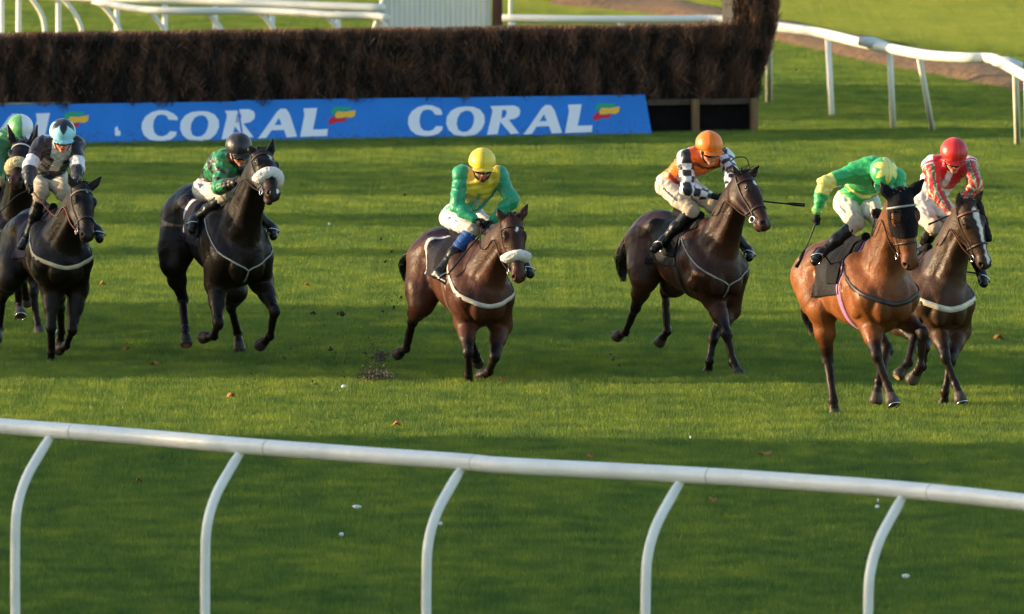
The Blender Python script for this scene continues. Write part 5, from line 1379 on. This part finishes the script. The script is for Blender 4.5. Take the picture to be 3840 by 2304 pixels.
# ------------------------------------------------------------------ whips, held in the hands
def whip(name, pts, r0, r1, label, flap=True):
    m = MB(); P = bez(pts, 6); m.tube(P, list(np.interp(np.linspace(0, 1, len(P)), [0, .3, 1], [r0, r0 * .8, r1])), 8)
    o = tuple(P[0]); root = empty(name, P[0], label, 'whip', 'whips in the jockeys hands')
    m.build('shaft', M['leather'], root, P[0])
    if flap:
        m = MB(); d = nrm(P[-1] - P[-2]); pts2 = np.array([P[-1] - d * .01, P[-1] + d * .06, P[-1] + d * .16]); m.ribbon(pts2, [V(0, -1, .2)] * 3, [.018, .034, .034], .007); m.build('flap', M['leather'], root, P[0])
    return root
def pz(z, x, y, Y): return at(z[0] + x * z[2], z[1] + y * z[2], Y)
g5 = JS[5].gripR; Yg = g5[1]
whip('riding_whip', [pz(Z5, 188, 440, Yg), pz(Z5, 165, 515, Yg - .01), pz(Z5, 140, 580, Yg - .02), pz(Z5, 122, 618, Yg - .03)], .009, .006, 'black whip pointing down from the swung out hand of the star capped jockey')
g4 = JS[4].gripL
whip('riding_whip', [g4, pz(Z4, 850, 425, g4[1] - .02), pz(Z4, 960, 443, g4[1] - .04), pz(Z4, 1060, 452, g4[1] - .06)], .010, .008, 'black whip level behind the head of the dark bay horse')
g6 = JS[6].gripR
whip('riding_whip', [pz(Z5, 868, 432, g6[1] - .03), pz(Z5, 810, 450, g6[1] - .05), pz(Z5, 760, 472, g6[1] - .07), pz(Z5, 718, 490, g6[1] - .09)], .009, .010, 'short black whip lying over the white breeches of the red capped jockey', flap=False)
g3 = JS[3].gripR
whip('riding_whip', [pz(Z3, 660, 480, g3[1] - .02), pz(Z3, 590, 560, g3[1] - .06), pz(Z3, 500, 665, g3[1] - .10), pz(Z3, 400, 790, g3[1] - .12)], .010, .010, 'long black whip slanting down over the boot of the yellow capped jockey', flap=False)
g1 = JS[1].gripR
whip('riding_whip', [g1, pz(Z1, 90, 500, g1[1] - .03), pz(Z1, 40, 550, g1[1] - .03), pz(Z1, -5, 592, g1[1] - .03)], .008, .006, 'thin black whip pointing down left from the light blue capped jockey')
# loose strap end looping above the ears of the dark bay horse
m = MB(); yy = HS[4].poll[1] + .12
P = bez([pz(Z4, 738, 222, yy), pz(Z4, 762, 200, yy), pz(Z4, 800, 191, yy), pz(Z4, 832, 203, yy), pz(Z4, 843, 240, yy), pz(Z4, 846, 262, yy)], 5)
m.tube(P, .0065, 6, col=lin(26, 24, 24)); m.build('loose_rein_end', M['strap'], HS[4].root, HS[4].base, col=True)

# ------------------------------------------------------------------ small things on the turf
def scrap_ring(r, sz, a0):
    return [V(math.cos(t + a0) * sz * r.uniform(.75, 1.1), math.sin(t + a0) * sz * r.uniform(.6, .9), .014 * math.sin(t + a0) + .006 * r.random()) for t in np.linspace(0, 2 * math.pi, 9)[:-1]]
def leaf(u, v, sz, colr, label, name='fallen_leaf', cat='leaf', grp='fallen leaves on the turf', z=.055):
    p = at_z(u, v, z); r = np.random.default_rng(int(u)); m = MB(); a0 = r.uniform(0, 6)
    ring = [V(math.cos(t + a0) * sz * (1 + .35 * math.sin(5 * t)), math.sin(t + a0) * sz * .8 * (1 + .3 * math.cos(4 * t)), .025 * math.sin(2 * t + a0) + .02 * r.random()) for t in np.linspace(0, 2 * math.pi, 12)[:-1]]
    if name == 'paper_scrap': sz *= .8; ring = scrap_ring(r, sz, a0)
    n = len(ring); vs = [p + V(0, 0, .012)] + [p + q for q in ring] + [p + V(0, 0, .018)] + [p + q + V(0, 0, .003) for q in ring]
    f3 = [(0, 1 + (i + 1) % n, 1 + i) for i in range(n)] + [(n + 1, n + 2 + i, n + 2 + (i + 1) % n) for i in range(n)]
    m.add(vs, f3, [(1 + i, 1 + (i + 1) % n, n + 2 + (i + 1) % n, n + 2 + i) for i in range(n)], colr)
    tag(m.build(name, M['cloth'], None, p, col=True), label, cat, grp)
for (u, v, s_, lb_) in ((2870, 1706, .055, 'curled brown leaf on the shaded turf right of the middle, above the near rail'), (1488, 1595, .045, 'pale brown leaf on the sunlit turf below the middle horse'), (2215, 1716, .035, 'small brown leaf touching the top of the near rail'),
                 (868, 1488, .04, 'orange leaf on the sunlit turf edge left of the middle horse'), (580, 1368, .045, 'brown leaf on the shaded turf between the two black horses'), (472, 1313, .03, 'small leaf on the shaded turf right of the leftmost horses'),
                 (385, 1068, .03, 'small yellow leaf on the sunlit strip right of the light blue cap horse'), (1152, 1073, .035, 'yellow leaf on the sunlit strip right of the black horse'), (1882, 1428, .035, 'brown leaf beside the front hooves of the middle horse'),
                 (3745, 1270, .05, 'tan leaf on the shaded turf at the right, beyond the last horse'), (2675, 1880, .035, 'dark red leaf under the near rail, right of middle'), (520, 1805, .03, 'small red leaf under the near rail at left')):
    leaf(u, v, s_, lin(168, 112, 62) if 'yellow' not in lb_ else lin(200, 150, 60), lb_)
for (u, v, s_, lb_) in ((1338, 1903, .048, 'largest white paper scrap on the shaded turf under the near rail'), (1280, 2006, .024, 'small white scrap left below the largest white scrap'), (1652, 1967, .022, 'small white scrap right of the largest scrap, beside a rail post'),
                 (3397, 2163, .040, 'white scrap low at the right under the near rail'), (3290, 1903, .030, 'pale scrap under the near rail beside the rightmost post'), (2590, 1643, .014, 'tiny white scrap on the shade edge right of the middle'), (3292, 1880, .012, 'tiny white dot just above the pale scrap by the rightmost post'),
                 (1290, 1452, .035, 'pale feather-like scrap on the turf left of the middle horse'), (210, 1245, .045, 'pale grass-stuck scrap right of the leftmost hooves'), (1235, 842, .022, 'white scrap on the turf between the black and the middle horse')):
    leaf(u, v, s_, lin(214, 216, 214), lb_, 'paper_scrap', 'scrap', 'white scraps lying on the turf')
# turf and soil thrown up by the hooves
def clod(p, s_, seed):
    G = Field(p - s_ * 1.9, p + s_ * 1.9, s_ / 4.2); r = np.random.default_rng(seed)
    for _ in range(6): G.ell(p + r.normal(0, s_ * .5, 3), V(*(s_ * r.uniform(.3, .7, 3))), None, k=s_ * .2, pad=s_)
    return G.mesh()
grp = 'clods of turf thrown up behind the middle horse'
for n_, (u, v, s_, dy) in enumerate(((1175, 1640 * .0 + 1172, .035, 0), (1282, 1175, .045, .2), (1288, 1182, .03, .2), (1240, 1310, .03, .1), (1175, 1440, .05, .0), (1435, 1338, .055, .1), (1475, 1150, .025, .3), (1470, 940, .02, .4), (1520, 730, .022, .4), (1430, 895, .02, .4),
                                  (1445, 980, .025, .4), (1372, 1325, .022, .1), (1505, 1115, .02, .3), (1065, 1345, .02, 0), (945, 1405, .02, 0), (2300, 1350, .03, .4), (2320, 1372, .022, .4), (2290, 1330, .018, .4), (2365, 555, .015, 1.5), (2985, 262, .018, 20))):
    p = at(u, v, (115.2 if u < 2000 else 116.2) + dy)
    if p[2] < .03: p = at_z(u, v, .06)
    vt, qd = clod(p, s_ * .62, n_)
    if len(vt): tag(mesh_np('turf_clod', vt, qd, M['earth'], None, p), 'dark clod of turf flying up off the ground', 'clod', 'clods of turf thrown up by the hooves')
r = np.random.default_rng(3); m = MB(); cs_ = []
for (u, v, du, dv, n_, Yc) in ((1425, 1340, 38, 26, 600, 115.0), (1408, 1412, 66, 34, 1700, 113.7), (1400, 1290, 60, 60, 90, 115.3), (1460, 1160, 40, 90, 60, 115.5), (1240, 1360, 120, 60, 90, 115.5), (2310, 1355, 26, 26, 110, 116.3), (1200, 1250, 60, 80, 40, 115.5)):
    for _ in range(n_):
        p = at(u + r.normal(0, du * .5), v + r.normal(0, dv * .5), Yc + r.normal(0, .15))
        if p[2] < .02: continue
        s_ = r.uniform(.003, .009) * (1.6 if r.random() < .08 else 1); a, b, c = [nrm(r.normal(size=3)) * s_ for _ in range(3)]
        m.add([p + a, p + b, p + c, p - (a + b + c) * .8], [(0, 1, 2), (0, 3, 1), (1, 3, 2), (2, 3, 0)], col=np.array(lin(60, 50, 38)) * r.uniform(.5, 1.6))
tag(m.build('soil_spray', M['hair'], None, at(1410, 1400, 115.0), smooth=False, col=True), 'spray of loose dark soil behind the hooves of the middle horse', 'soil', kind='stuff')
